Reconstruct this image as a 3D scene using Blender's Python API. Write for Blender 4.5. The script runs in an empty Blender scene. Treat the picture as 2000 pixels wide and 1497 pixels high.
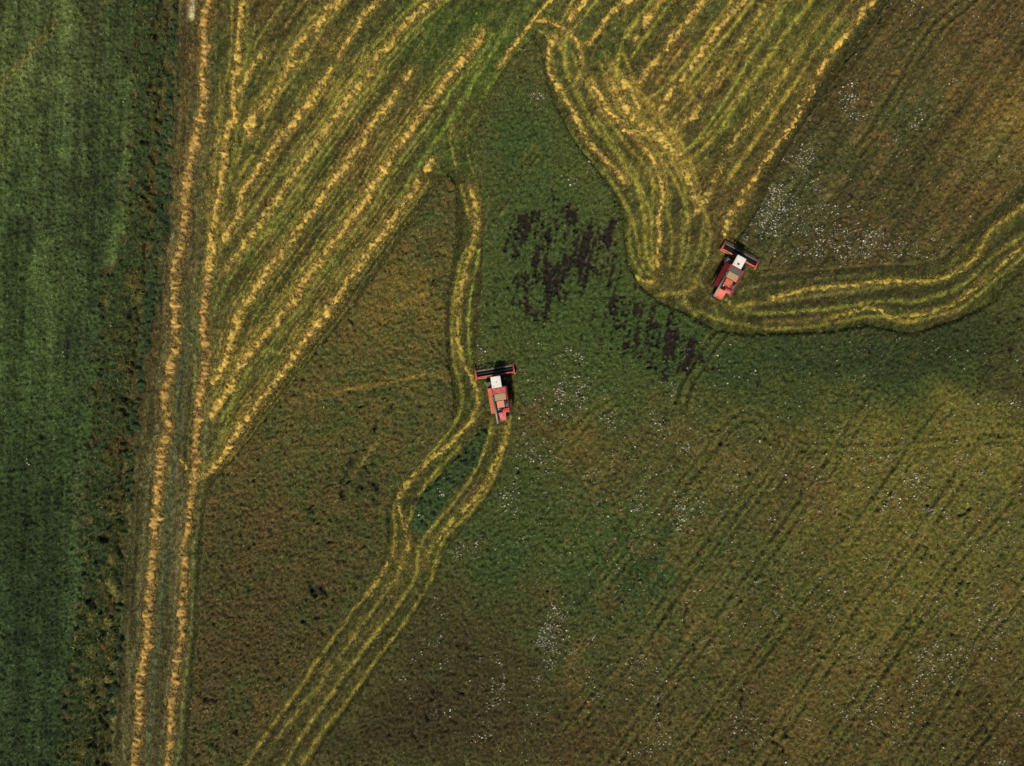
import bpy, math
import numpy as np
from math import sin, cos, pi, radians as R_

# ------------------------------------------------------------------ camera, sky, sun, exposure
scene = bpy.context.scene
C = scene.collection
CAM_H = 127.0
PXM = 12.0                       # photo pixels per metre on the ground
cam_d = bpy.data.cameras.new('camera'); cam = bpy.data.objects.new('camera', cam_d); C.objects.link(cam)
cam.location = (0, 0, CAM_H); cam.rotation_euler = (0, 0, 0)
cam_d.sensor_fit = 'HORIZONTAL'; cam_d.angle = 2 * math.atan(1000.0 / PXM / CAM_H)
cam_d.clip_start = 1.0; cam_d.clip_end = 6000.0
scene.camera = cam

SUN_EL = 47.0
SUN_AZ = 17.0                    # shadows run this many degrees to the right of "up" in the picture
world = bpy.data.worlds.new('World'); scene.world = world; world.use_nodes = True
nt = world.node_tree
bg = nt.nodes['Background']
sky = nt.nodes.new('ShaderNodeTexSky'); sky.sky_type = 'NISHITA'; sky.sun_disc = False
sky.sun_elevation = R_(SUN_EL); sky.sun_rotation = R_(180.0 + SUN_AZ)
nt.links.new(sky.outputs[0], bg.inputs[0]); bg.inputs[1].default_value = 0.06
sun_d = bpy.data.lights.new('sun', 'SUN'); sun_d.energy = 3.6; sun_d.angle = R_(0.6); sun_d.color = (1.0, 0.94, 0.82)
sun = bpy.data.objects.new('sun', sun_d); C.objects.link(sun)
sun.rotation_euler = (R_(90 - SUN_EL), 0, R_(-SUN_AZ))
sun.location = (0, -60, 60)
scene.view_settings.view_transform = 'Standard'; scene.view_settings.look = 'None'
scene.view_settings.exposure = 0.0; scene.view_settings.gamma = 1.0
scene.view_settings.use_curve_mapping = False

# ------------------------------------------------------------------ helpers
rng = np.random.default_rng(7)
def wx(px): return (np.asarray(px, float) - 1000.0) / PXM
def wy(py): return (748.5 - np.asarray(py, float)) / PXM
def lin(c):
    c = np.asarray(c, float) / 255.0
    return np.where(c <= 0.04045, c / 12.92, ((c + 0.055) / 1.055) ** 2.4)
def sstep(a, b, x):
    t = np.clip((x - a) / (b - a), 0, 1); return t * t * (3 - 2 * t)

def tag(o, label=None, cat=None, group=None, kind=None):
    if label: o['label'] = label
    if cat: o['category'] = cat
    if group: o['group'] = group
    if kind: o['kind'] = kind
    return o

def np_mesh(name, verts, tris, cols=None, smooth=False):
    me = bpy.data.meshes.new(name)
    verts = np.ascontiguousarray(verts, dtype=np.float32); tris = np.ascontiguousarray(tris, dtype=np.int32)
    me.vertices.add(len(verts)); me.vertices.foreach_set('co', verts.ravel())
    me.loops.add(tris.size); me.loops.foreach_set('vertex_index', tris.ravel())
    me.polygons.add(len(tris))
    me.polygons.foreach_set('loop_start', np.arange(0, tris.size, 3, dtype=np.int32))
    me.polygons.foreach_set('loop_total', np.full(len(tris), 3, dtype=np.int32))
    if smooth: me.polygons.foreach_set('use_smooth', np.ones(len(tris), dtype=bool))
    me.update(calc_edges=True)
    if cols is not None:
        a = me.color_attributes.new('Col', 'FLOAT_COLOR', 'POINT')
        rgba = np.ones((len(verts), 4), dtype=np.float32); rgba[:, :3] = cols
        a.data.foreach_set('color', rgba.ravel())
    return me

def link_mesh(name, me, mat, parent=None):
    o = bpy.data.objects.new(name, me); C.objects.link(o)
    if mat: me.materials.append(mat)
    if parent: o.parent = parent
    return o

# materials ---------------------------------------------------------------------------------
def veg_material(name, s1, s2, amt, rough=0.9, spec=0.15):
    """plant colour comes from the 'Col' attribute, broken up by two procedural noises"""
    m = bpy.data.materials.new(name); m.use_nodes = True
    n = m.node_tree.nodes; l = m.node_tree.links; b = n['Principled BSDF']
    at = n.new('ShaderNodeAttribute'); at.attribute_name = 'Col'
    tc = n.new('ShaderNodeTexCoord')
    n1 = n.new('ShaderNodeTexNoise'); n1.inputs['Scale'].default_value = s1; n1.inputs['Detail'].default_value = 3
    n2 = n.new('ShaderNodeTexNoise'); n2.inputs['Scale'].default_value = s2; n2.inputs['Detail'].default_value = 2
    l.new(tc.outputs['Object'], n1.inputs['Vector']); l.new(tc.outputs['Object'], n2.inputs['Vector'])
    mul = n.new('ShaderNodeMath'); mul.operation = 'MULTIPLY'; l.new(n1.outputs[0], mul.inputs[0]); l.new(n2.outputs[0], mul.inputs[1])
    mr = n.new('ShaderNodeMapRange'); mr.inputs[1].default_value = 0.1; mr.inputs[2].default_value = 0.42
    mr.inputs[3].default_value = 1 - amt; mr.inputs[4].default_value = 1 + amt; l.new(mul.outputs[0], mr.inputs[0])
    vm = n.new('ShaderNodeVectorMath'); vm.operation = 'SCALE'
    l.new(at.outputs['Color'], vm.inputs[0]); l.new(mr.outputs[0], vm.inputs['Scale'])
    l.new(vm.outputs[0], b.inputs['Base Color'])
    b.inputs['Roughness'].default_value = rough; b.inputs['Specular IOR Level'].default_value = spec
    return m
MAT_VEG = veg_material('foliage', 5.0, 1.7, 0.6)
MAT_STUB = veg_material('stubble_soil', 4.5, 1.5, 0.55)
MAT_STRAW = veg_material('straw', 6.0, 2.0, 0.30, 0.8, 0.25)
MAT_FLOWER = veg_material('petals', 3.0, 1.0, 0.15, 0.7, 0.2)

def paint(name, rgb, rough=0.5, metal=0.0, dirt=0.35, dirt_rgb=(150, 120, 85), scale=2.0, spec=0.4):
    """sRGB paint with dust lying on it in noisy patches"""
    m = bpy.data.materials.new(name); m.use_nodes = True
    n = m.node_tree.nodes; l = m.node_tree.links; b = n['Principled BSDF']
    tc = n.new('ShaderNodeTexCoord')
    ns = n.new('ShaderNodeTexNoise'); ns.inputs['Scale'].default_value = scale; ns.inputs['Detail'].default_value = 6
    l.new(tc.outputs['Object'], ns.inputs['Vector'])
    mr = n.new('ShaderNodeMapRange'); mr.inputs[1].default_value = 0.38; mr.inputs[2].default_value = 0.72
    mr.inputs[3].default_value = 0.0; mr.inputs[4].default_value = dirt; l.new(ns.outputs[0], mr.inputs[0])
    mx = n.new('ShaderNodeMix'); mx.data_type = 'RGBA'
    mx.inputs[6].default_value = (*lin(rgb), 1); mx.inputs[7].default_value = (*lin(dirt_rgb), 1)
    l.new(mr.outputs[0], mx.inputs[0]); l.new(mx.outputs[2], b.inputs['Base Color'])
    b.inputs['Roughness'].default_value = rough; b.inputs['Metallic'].default_value = metal
    b.inputs['Specular IOR Level'].default_value = spec
    return m

# ------------------------------------------------------------------ raster fields over the field (metres)
RES = 0.22
XM, YM = 98.0, 77.0
xs = np.arange(-XM, XM + 1e-6, RES); ys = np.arange(-YM, YM + 1e-6, RES)
NX, NY = len(xs), len(ys)
X, Y = np.meshgrid(xs, ys)
PX = 1000 + X * PXM; PY = 748.5 - Y * PXM

_fx = np.fft.rfftfreq(NX, RES)[None, :]; _fy = np.fft.fftfreq(NY, RES)[:, None]
def fnoise(seed, la, lc=None, ang=0.0):
    """unit-variance smooth noise, feature length la along direction ang (deg from +x), lc across it"""
    lc = la if lc is None else lc
    r = np.random.default_rng(seed).standard_normal((NY, NX))
    a = R_(ang)
    fa = _fx * cos(a) + _fy * sin(a); fc = -_fx * sin(a) + _fy * cos(a)
    g = np.exp(-((fa * la) ** 2 + (fc * lc) ** 2) * 2.2)
    o = np.fft.irfft2(np.fft.rfft2(r) * g, s=(NY, NX))
    return (o - o.mean()) / (o.std() + 1e-9)

def smooth_path(pts, step=5.0, extend=True):
    """Catmull-Rom through photo-pixel points; ends that touch the frame run on out of it"""
    p = [np.array(q, float) for q in pts]
    if extend:
        for e in (0, 1):
            a, b = (p[0], p[1]) if e == 0 else (p[-1], p[-2])
            if a[0] < 4 or a[0] > 1996 or a[1] < 9 or a[1] > 1488:
                d = a - b; d = d / (np.linalg.norm(d) + 1e-9)
                q = a + d * 190
                if e == 0: p.insert(0, q)
                else: p.append(q)
    p = [2 * p[0] - p[1]] + p + [2 * p[-1] - p[-2]]
    out = []
    for i in range(1, len(p) - 2):
        a, b, c, d = p[i - 1:i + 3]
        n = max(1, int(np.linalg.norm(c - b) / step))
        for t in np.linspace(0, 1, n, endpoint=False):
            out.append(0.5 * (2 * b + (c - a) * t + (2 * a - 5 * b + 4 * c - d) * t * t + (3 * b - a - 3 * c + d) * t ** 3))
    out.append(p[-2])
    return np.array(out)

def offset_path(pts, d):
    """shift a path sideways by d photo pixels (positive = to the right of travel in the picture)"""
    p = np.asarray(pts, float); t = np.gradient(p, axis=0); t /= np.linalg.norm(t, axis=1)[:, None] + 1e-9
    return p + np.stack([-t[:, 1], t[:, 0]], 1) * d

def pdist(path_px, maxd=3.0):
    """distance in metres from every raster point to a path given in photo pixels (capped)"""
    D = np.full((NY, NX), maxd)
    q = np.stack([wx(path_px[:, 0]), wy(path_px[:, 1])], 1)
    for a, b in zip(q[:-1], q[1:]):
        i0 = max(0, int((min(a[0], b[0]) - maxd + XM) / RES)); i1 = min(NX, int((max(a[0], b[0]) + maxd + XM) / RES) + 2)
        j0 = max(0, int((min(a[1], b[1]) - maxd + YM) / RES)); j1 = min(NY, int((max(a[1], b[1]) + maxd + YM) / RES) + 2)
        if i0 >= i1 or j0 >= j1: continue
        sx = xs[i0:i1][None, :]; sy = ys[j0:j1][:, None]
        dx, dy = b - a; L2 = dx * dx + dy * dy + 1e-12
        t = np.clip(((sx - a[0]) * dx + (sy - a[1]) * dy) / L2, 0, 1)
        d = np.hypot(sx - a[0] - t * dx, sy - a[1] - t * dy)
        np.minimum(D[j0:j1, i0:i1], d, out=D[j0:j1, i0:i1])
    return D

def sdf_poly(poly, maxd=3.0):
    p = np.asarray(poly, float); n = len(p)
    inside = np.zeros((NY, NX), bool)
    for i in range(n):
        (x0, y0), (x1, y1) = p[i], p[(i + 1) % n]
        if y0 == y1: continue
        rows = np.where((PY[:, 0] >= min(y0, y1)) & (PY[:, 0] < max(y0, y1)))[0]
        if len(rows) == 0: continue
        xc = x0 + (PY[rows, 0] - y0) / (y1 - y0) * (x1 - x0)
        inside[rows] ^= PX[rows] < xc[:, None]
    d = pdist(np.vstack([p, p[:1]]), maxd)
    return np.where(inside, d, -d)

# ------------------------------------------------------------------ outlines read from the photograph (photo pixels)
E_meadow = [(262,-200),(270,0),(262,260),(252,440),(235,500),(208,540),(197,700),(186,850),(171,1000),(166,1150),(150,1250),(134,1400),(114,1497),(96,1700)]
E_ditch = [(332,-200),(330,0),(328,80),(322,160),(314,240),(304,330),(297,430),(281,560),(272,640),(264,720),(256,780),(249,870),(242,980),(235,1100),(226,1180),(217,1300),(210,1400),(212,1497),(208,1700)]
E_verge = [(350,-200),(347,0),(345,100),(340,200),(332,330),(321,450),(311,560),(300,630),(282,720),(270,800),(259,900),(250,1000),(242,1100),(236,1200),(231,1300),(222,1400),(217,1497),(214,1700)]
P_meadow = [(-400,-200)] + E_meadow + [(-400,1700)]
P_ditch = E_meadow + E_ditch[::-1]
P_verge = E_ditch + E_verge[::-1]
P_tri = [(872,345),(890,362),(893,420),(886,500),(876,560),(869,640),(876,720),(886,780),(884,822),(860,857),(822,898),(790,930),(768,968),(759,1010),(757,1060),(735,1110),(690,1182),(640,1247),(580,1330),(520,1412),(462,1497),(320,1700),
         (355,1700),(368,1497),(375,1400),(383,1300),(392,1200),(398,1100),(402,1000),(412,952),(440,917),(480,870),(520,822),(560,765),(600,713),(650,652),(700,588),(760,505),(810,430),(845,378)]
P_big = [(945,240),(960,172),(1000,112),(1042,72),(1062,112),(1070,160),(1085,205),(1110,255),(1140,300),(1175,345),(1203,380),(1214,420),(1221,470),(1228,520),(1252,562),(1290,592),(1340,614),(1400,646),(1450,653),(1600,650),(1690,636),(1780,652),(1870,624),(1930,594),(1960,558),(2000,523),(2300,262),
         (2300,1700),(480,1700),(600,1497),(640,1432),(700,1352),(740,1290),(800,1212),(840,1150),(856,1110),(870,1072),(892,1042),(927,1002),(957,962),(978,920),(992,870),(1000,830),(1004,790),(1005,716),(932,728),(930,690),(936,640),(941,560),(943,480),(946,420),(941,360),(927,320),(919,290),(925,255)]
P_upper = [(1870,-200),(1737,0),(1703,50),(1662,110),(1622,165),(1582,222),(1542,282),(1505,350),(1480,410),(1440,472),(1484,500),(1486,538),(1560,531),(1640,523),(1720,517),(1790,515),(1830,504),(1846,495),(1870,470),(1900,440),(1940,405),(2000,350),(2300,80),(2300,-200)]
P_lens = [(955,834),(950,862),(930,905),(905,940),(880,965),(850,1003),(830,1043),(812,1052),(806,1030),(808,1005),(818,978),(850,938),(882,905),(912,868),(936,842)]

nb1 = fnoise(11, 1.2); nb2 = fnoise(12, 0.5)
S = {}
for k, P in (('meadow', P_meadow), ('ditch', P_ditch), ('verge', P_verge), ('tri', P_tri), ('big', P_big), ('upper', P_upper), ('lens', P_lens)):
    wob = 0.75 if k in ('meadow', 'ditch', 'verge') else .3 if k == 'lens' else 0.06
    S[k] = sdf_poly(P) + wob * nb1 * 0.6 + wob * 0.4 * nb2

# windrows: name -> (points, width px, height m, solidity 0..1, tint, label)
ST = (212, 173, 80); SG = (178, 156, 66); SL = (202, 170, 78); GY = (166, 158, 66)
W = []
def row(pts, w, h, solid, tint, label, tick=0.0, extend=True, noise=1.0):
    W.append((pts, w, h, solid, tint, label, tick, extend, noise))
W1 = [(408,4),(402,38),(400,75),(399,113),(398,150),(399,175),(399,205),(393,233),(382,276),(373,313),(367,351),(363,380),(361,433),(361,450),(353,483),(343,515),(341,550),(342,588),(342,625),(345,658),(338,693),(331,726),(327,750),(323,788),(328,820),(326,850),(318,870),(314,900),(316,925),(312,945),(308,968),(307,988),(303,1026),(302,1063),(298,1101),(297,1125),(297,1147),(292,1172),(292,1222),(291,1247),(278,1297),(274,1347),(274,1373),(271,1423),(267,1460),(266,1492)]
row(W1, 17, .42, .92, (198, 156, 80), 'long straw windrow nearest the grassy ditch, running the whole height of the field', .8)
W2a = [(474,4),(472,25),(471,43),(466,63),(466,88),(468,113),(467,133),(458,150),(456,175),(457,213),(458,235),(448,245),(440,270),(438,300),(437,326),(431,373),(424,410)]
row(W2a, 15, .36, .86, ST, 'second straw windrow from the ditch at the top edge, before the matted straw', .6)
W2b = [(411,535),(403,570),(398,600),(398,625),(401,658),(405,693),(401,726),(398,750),(393,775),(388,813),(383,850),(384,888),(381,913),(381,940),(376,958),(373,988),(369,1026),(364,1051),(358,1076),(361,1113),(359,1160),(357,1197),(356,1235),(351,1272),(346,1310),(343,1347),(339,1373),(337,1410),(332,1448),(328,1492)]
row(W2b, 15, .38, .90, (194, 152, 78), 'long straw windrow beside the brown standing crop at the lower left, parallel to the ditch', .8)
row([(518,95),(498,125),(483,150),(473,170),(463,185)], 11, .32, .92, ST, 'short straw windrow stub with a blunt upper end, joining the second row from the ditch', 0.2)
row([(662,3),(640,22),(621,45),(600,70),(584,85),(571,115),(556,145),(538,178),(513,208),(498,225),(489,250),(487,273)], 17, .30, .72, ST, 'ragged straw windrow that ends in a short hook above the matted straw', .3)
row([(735,3),(718,20),(695,55),(678,83),(661,114)], 12, .34, .93, ST, 'short upper straw windrow cut off by a gap near the top edge', .2)
row([(650,130),(630,163),(615,185),(600,203),(586,220),(571,246),(548,270),(528,298),(508,326),(488,353),(473,375),(470,400),(463,425),(451,450),(438,474)], 14, .36, .92, ST, 'straw windrow that starts below a gap and runs down into the matted straw', .3)
W6 = [(842,3),(808,33),(785,55),(760,85),(735,113),(728,135),(708,160),(688,180),(673,200),(655,230),(638,253),(615,283),(600,303),(586,326),(568,351),(550,376),(533,405),(520,420),(505,445),(491,458),(478,478),(462,500),(440,530)]
row(W6, 15, .34, .84, SL, 'straw windrow lying between two close pale stubble lines in the left fan', .4)
row([(806,137),(790,163)], 12, .32, .95, ST, 'tiny detached straw heap just above the end of a windrow in the left fan', 0)
W7 = [(780,175),(763,195),(750,215),(733,235),(720,250),(710,273),(693,296),(675,323),(655,348),(640,371),(620,401),(610,413),(593,433),(578,455),(558,483),(540,508),(523,530),(508,555),(496,575),(481,595),(468,616),(461,645),(452,660),(446,691),(431,726),(413,750)]
row(W7, 15, .38, .93, ST, 'thick straw windrow third from the brown triangular crop', .3)
W8 = [(945,58),(926,93),(883,145),(871,160),(858,180),(843,198),(830,218),(815,238),(800,258),(785,278),(770,298),(755,323),(740,343),(722,378),(708,403),(690,423),(673,448),(650,473),(633,500),(615,525),(595,550),(578,583),(558,605),(540,628),(523,648),(505,671),(491,688),(471,713),(456,736),(447,757),(436,778),(421,798),(414,820)]
row(W8, 15, .38, .92, ST, 'long knobbly straw windrow second from the brown triangular crop', .5)
row([(849,310),(840,322),(830,337)], 13, .34, .97, ST, 'small detached straw heap at the head of the row beside the triangular crop', 0)
W9 = [(819,350),(806,375),(788,400),(773,420),(758,443),(740,468),(723,490),(705,513),(685,540),(670,563),(658,585),(643,605),(625,628),(600,656),(585,681),(568,706),(550,728),(533,753),(516,776),(498,795),(481,818),(463,845),(446,875),(431,898),(413,918),(400,930)]
row(W9, 14, .40, .96, ST, 'straw windrow running right along the edge of the brown triangular crop', .3)
row([(1075,3),(1058,20),(1038,45),(1021,68),(1001,93),(986,115),(971,135)], 8, .26, .92, ST, 'thin straight straw windrow tapering out above the green field', 0)
row([(1042,43),(1058,42),(1075,43),(1088,48),(1101,58),(1094,66)], 9, .26, .85, ST, 'short crooked straw swath linking the thin straight row to the looped row', .2)
row([(1083,68),(1075,90),(1074,120),(1078,145),(1088,170),(1100,185),(1111,203),(1121,220),(1131,240),(1143,263),(1155,283),(1170,300),(1188,318),(1208,338),(1224,358)], 13, .30, .74, SL, 'outer curved straw windrow hugging the green field in the upper middle', .6)
row([(1137,5),(1123,23),(1108,43)], 12, .30, .80, ST, 'short straw windrow at the top edge leading into the loop', .2)
row([(1228,2),(1200,20),(1185,38),(1170,60),(1155,80),(1140,90)], 12, .34, .93, ST, 'bent straw windrow at the top edge ending in a hook beside the loop', .2)
row([(1108,62),(1119,72),(1128,86),(1134,102),(1136,116)], 9, .26, .82, ST, 'small comma shaped straw swath inside the loop', .2)
row([(1290,2),(1281,16),(1271,30),(1258,56)], 13, .32, .80, ST, 'short straw windrow between two green stubble lines at the top edge', .4)
row([(1247,70),(1239,82)], 11, .26, .85, ST, 'round straw tuft below the end of a short row at the top', 0)
row([(1370,3),(1351,30),(1336,50),(1318,70),(1303,93),(1297,100)], 14, .34, .92, ST, 'broad straw windrow at the top edge, left neighbour of the longest one there', .4)
row([(1289,108),(1283,116),(1271,130),(1258,148),(1246,163)], 12, .30, .80, ST, 'broken straw heaps continuing the broad row towards the trampled headland', .3)
row([(1450,2),(1426,28),(1408,53),(1391,75),(1373,98),(1358,118),(1345,138)], 14, .34, .88, ST, 'straw windrow between two long straight green stubble lines in the upper right', .5)
row([(1340,142),(1326,162),(1308,182),(1293,208),(1278,227)], 12, .26, .62, ST, 'thinning end of a straw windrow dropping into the trampled headland', .2)
row([(1498,2),(1476,38),(1456,70),(1426,113),(1391,163),(1376,182)], 12, .22, .55, SG, 'sparse straw windrow right of the two long straight green lines', .2)
row([(1370,205),(1358,222),(1343,233),(1321,250),(1312,260)], 14, .26, .68, ST, 'short loose straw swath with a frayed end on the trampled headland', 0)
row([(1605,30),(1583,62),(1568,88),(1545,125),(1515,170),(1488,215),(1463,240),(1438,270),(1413,305),(1406,335),(1391,360)], 12, .20, .46, SG, 'patchy faded straw row second from the upper right crop edge', .1)
W19 = [(1703,2),(1680,28),(1660,56),(1643,78),(1625,103),(1610,126),(1598,148)]
row(W19, 13, .32, .86, ST, 'straw windrow beside the dark crop edge at the upper right', .4)
row([(1590,165),(1570,200),(1540,255),(1505,300),(1470,355),(1441,398),(1426,422),(1418,448),(1415,466)], 14, .22, .50, ST, 'loose patchy straw trail leading down to the cutter of the right harvester', .1)
# trampled headland
row([(1150,152),(1158,165),(1170,183),(1185,205),(1203,232),(1225,243)], 13, .30, .82, ST, 'left slanting straw swath of the trampled headland', .2)
row([(1190,155),(1200,175),(1213,195),(1230,215),(1246,236)], 22, .34, .86, ST, 'widest matted straw heap in the middle of the trampled headland', .2)
row([(1212,150),(1226,168),(1240,190),(1252,214)], 14, .32, .82, SL, 'upper straw swath on the right flank of the widest headland heap', .2)
row([(1250,240),(1272,252),(1288,268),(1300,283),(1318,300),(1333,318)], 20, .30, .80, SL, 'lower matted straw heap of the headland, dropping to the right', .3)
row([(1212,252),(1228,256),(1246,260),(1262,266),(1280,276)], 9, .22, .80, SL, 'thin curved straw swath crossing the lower headland', 0)
row([(1332,318),(1340,338),(1347,358),(1354,378),(1360,392)], 17, .26, .76, SL, 'straw swath running straight down from the headland heap', .5)
row([(1222,253),(1240,268),(1256,288),(1273,308),(1286,338),(1293,361),(1293,380),(1292,400),(1288,425),(1287,450),(1286,475),(1284,500),(1286,523)], 11, .28, .82, ST, 'long curving straw windrow falling from the headland to the turning place', .3)
row([(1388,372),(1376,395),(1356,420),(1341,436)], 11, .24, .72, SL, 'short slanting straw swath below the headland', .1)
# matted straw of the left fan
row([(424,405),(419,438),(418,475),(412,513),(412,533)], 20, .30, .72, ST, 'matted straw patch where the left fan of rows runs together', .2)
row([(372,944),(384,932),(398,928)], 17, .24, .74, SL, 'trampled straw heap at the foot of the left fan where the last row ends', 0)
row([(352,895),(359,908),(366,918)], 7, .2, .8, SL, 'small straw wisp left of the trampled heap at the foot of the fan', 0)
# the strip of the left harvester
row([(918,362),(926,385),(931,408),(932,430),(928,458),(925,480),(920,493),(913,510),(908,535),(901,565),(896,600),(895,630),(893,658),(896,681),(903,708)], 13, .26, .78, SG, 'yellow green straw windrow on the curved strip above the left harvester', .4)
row([(908,715),(917,727),(926,743),(931,760),(933,778),(931,795),(923,815),(906,838),(883,863),(863,880),(838,898),(823,915),(803,935),(788,958),(777,975)], 10, .24, .74, SG, 'yellow straw windrow curving past the left side of the left harvester', .3)
row([(993,822),(987,850),(977,885),(965,915),(948,945),(928,972),(905,997),(880,1022),(855,1050),(838,1075),(828,1105)], 13, .18, .46, SG, 'loose straw trail just left behind the left harvester', .1)
row([(776,985),(786,1012),(795,1040),(797,1062),(787,1095),(775,1118)], 9, .18, .55, SG, 'short bent straw trail below the green uncut island', .1)
row([(769,1070),(763,1090),(750,1113),(735,1138),(716,1162)], 8, .18, .58, SG, 'thin straw trail at the left edge of the lower strip', .1)
# the strip of the right harvester
row([(1500,584),(1540,573),(1580,566),(1625,560),(1670,556),(1710,551),(1750,548),(1790,550),(1835,546),(1860,534),(1885,520),(1905,500),(1920,475),(1935,450),(1955,435),(1975,420),(1998,401)], 10, .28, .84, SG, 'upper straw windrow on the curved strip right of the right harvester', .5)
row([(1620,623),(1650,614),(1680,604),(1710,602),(1722,606),(1737,618),(1770,617),(1810,610),(1850,600),(1880,580),(1920,550),(1950,522),(1998,481)], 9, .2, .62, SG, 'lower wavy straw windrow on the curved strip right of the right harvester', .2)

# pale stubble / wheel lines: (points, width px, colour, strength)
LN = []
def line(pts, w, col, s=0.8, off=0.0, extend=True):
    p = smooth_path(pts, 5, extend)
    if off: p = offset_path(p, off)
    LN.append((p, w, col, s))
YG = (152, 146, 58); YL = (166, 142, 64); GN = (104, 114, 48); PG = (118, 114, 70)
# left verticals
line(W1[24:], 5, PG, .7, 21); line(W1[12:26], 4, PG, .5, 20)
line(W1[20:], 6, (82, 98, 62), .7, -22); line(W1[2:20], 5, (90, 100, 55), .5, -22)
line(W2b[14:], 5, PG, .75, 16); line(W2b[:14], 4, GN, .6, 15)
line(W2b[8:], 5, (118, 126, 62), .75, -18); line(W2b[:8], 5, GN, .5, -16)
line([(377,3),(376,20),(374,36)], 7, (228,204,156), 1.0); line([(371,3),(369,18),(367,30)], 4, (150,122,84), .7)
line([(453,2),(453,75),(448,130),(440,160),(430,230),(422,320),(415,390)], 5, YG, .6)
line([(485,2),(483,50),(483,100),(478,150),(470,200),(463,250),(460,288),(453,326),(445,373),(436,420)], 6, (128,136,56), .7)
line([(430,150),(425,260),(412,330),(400,420)], 4, YL, .4); line([(418,230),(424,245),(430,262),(432,280)], 4, ST, .6)
line([(556,2),(533,33),(516,60),(500,85)], 5, YG, .6); line([(590,8),(556,55)], 5, YL, .6)
line([(690,40),(660,80),(640,110)], 5, YL, .4)
line([(626,20),(598,50),(576,85),(561,113),(543,140),(520,173),(500,198),(488,233),(475,275),(462,320)], 6, YG, .7)
line([(674,3),(643,40),(626,65),(606,100),(576,145),(543,190),(523,225),(510,263),(495,300),(475,333),(455,372)], 6, YG, .75)
line([(648,160),(600,225),(560,275),(525,335),(495,380),(470,425)], 5, YL, .5)
line(W6[:15], 6, YG, .8, 17); line(W6[:20], 6, YG, .75, -19); line(W6[3:14], 4, YG, .6, 9)
for WW, os_ in ((W6, (-30, 28, -9)), (W7, (-10, 11, 28, -27)), (W8, (-28, 27, 9)), (W9, (-10, 11, -26, 27))):
    for o in os_: line(WW[1:-1], 3, YL if o % 2 else YG, .42, o)
line([(440,470),(470,440),(505,395),(540,345)], 6, YG, .6); line([(415,620),(440,560),(470,515),(505,470),(545,420)], 6, (120,134,54), .7)
line(W7[4:], 5, YL, .4, 19); line(W7[6:20], 4, YL, .3, -17)
line(W8, 6, YG, .7, 17); line(W8, 6, (140,146,56), .75, -19); line([(975,8),(945,50),(923,78)], 5, GN, .6)
line(W9[2:], 5, YL, .45, 18); line(W9[:-2], 5, YL, .5, -17)
line([(415,820),(437,782),(462,742)], 6, YG, .6); line([(412,900),(425,870),(440,835),(452,790),(470,755)], 6, (132,140,56), .7)
line([(1005,35),(970,90),(948,125),(918,170),(903,195),(885,225),(865,255),(840,290),(815,328),(798,356),(775,392)], 7, (116,130,50), .75)
line([(930,150),(915,180),(898,210),(880,245)], 10, (112,132,48), .55)
line([(1030,75),(991,125),(961,163),(943,190)], 9, (112,128,46), .65)
line([(943,190),(928,220),(916,240),(911,270),(913,300),(923,333),(932,365),(940,400)], 4, GN, .6)
line([(883,240),(880,270),(888,313),(893,338)], 4, YG, .6)
for a, b in (((905,3),(800,165)),((975,12),(905,115)),((1000,30),(935,120)),((870,10),(815,105)),((1040,10),(1000,60))):
    line([a, ((a[0]+b[0])/2-4, (a[1]+b[1])/2), b], 5, GN, .5)
# upper right
line([(1118,3),(1100,35),(1085,60)], 5, YG, .7); line([(1163,3),(1140,35),(1118,60),(1104,80)], 5, YG, .7)
line([(1110,63),(1103,83),(1102,113),(1107,140),(1118,165),(1130,190),(1148,225),(1163,250),(1180,270),(1195,290),(1213,313),(1230,338),(1245,363),(1254,395),(1259,430),(1260,470),(1264,500),(1276,525)], 8, (152,148,56), .85)
line([(1085,72),(1095,95),(1100,105)], 5, SL, .7); line([(1136,105),(1138,130),(1126,158)], 7, YL, .7); line([(1165,95),(1150,120),(1130,150)], 4, (110,90,52), .5)
line([(1112,250),(1130,285),(1160,318),(1185,345),(1200,365),(1214,385),(1226,410),(1231,435),(1228,455),(1230,478),(1234,497),(1242,518),(1254,538)], 6, (130,134,54), .75)
line([(1055,62),(1068,72),(1080,90)], 4, YG, .6)
line([(1180,103),(1190,125),(1200,150)], 6, YG, .6); line([(1272,3),(1243,40),(1221,75),(1210,98),(1208,125),(1205,160)], 7, (148,150,56), .8)
line([(1312,3),(1290,32),(1270,60),(1248,90),(1234,115)], 6, (144,148,56), .8)
line([(1218,105),(1228,130),(1240,160),(1258,190),(1280,215),(1305,245),(1322,275)], 7, YL, .6)
line([(1428,3),(1395,48),(1358,98),(1325,143),(1295,173),(1268,193)], 6, (164,152,60), .85)
line([(1464,8),(1430,55),(1400,90),(1372,125),(1345,160),(1335,175)], 6, (164,152,60), .85)
line([(1540,3),(1500,60),(1468,110),(1438,160),(1410,205),(1380,250),(1355,280),(1335,300)], 6, (140,146,56), .8)
line([(1580,8),(1540,55),(1498,118),(1462,170),(1432,215),(1400,262),(1370,295),(1345,315),(1325,322)], 7, (150,148,56), .8)
line([(1625,10),(1590,60),(1555,115),(1520,165)], 9, (130,124,50), .5)
line([(1265,240),(1285,270),(1310,310),(1330,352),(1338,378)], 6, YG, .7); line([(1320,262),(1335,290),(1352,325),(1365,360)], 6, YL, .6)
line([(1336,378),(1341,408),(1338,440),(1334,470),(1330,495),(1322,515)], 7, (132,134,54), .7)
line([(1360,390),(1373,410),(1374,445),(1367,480),(1356,515)], 7, (132,130,54), .65)
line([(1310,380),(1308,420),(1305,460)], 5, (110,110,50), .4); line([(1400,380),(1395,430),(1385,480),(1370,530)], 6, (104,98,50), .4)
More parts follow.
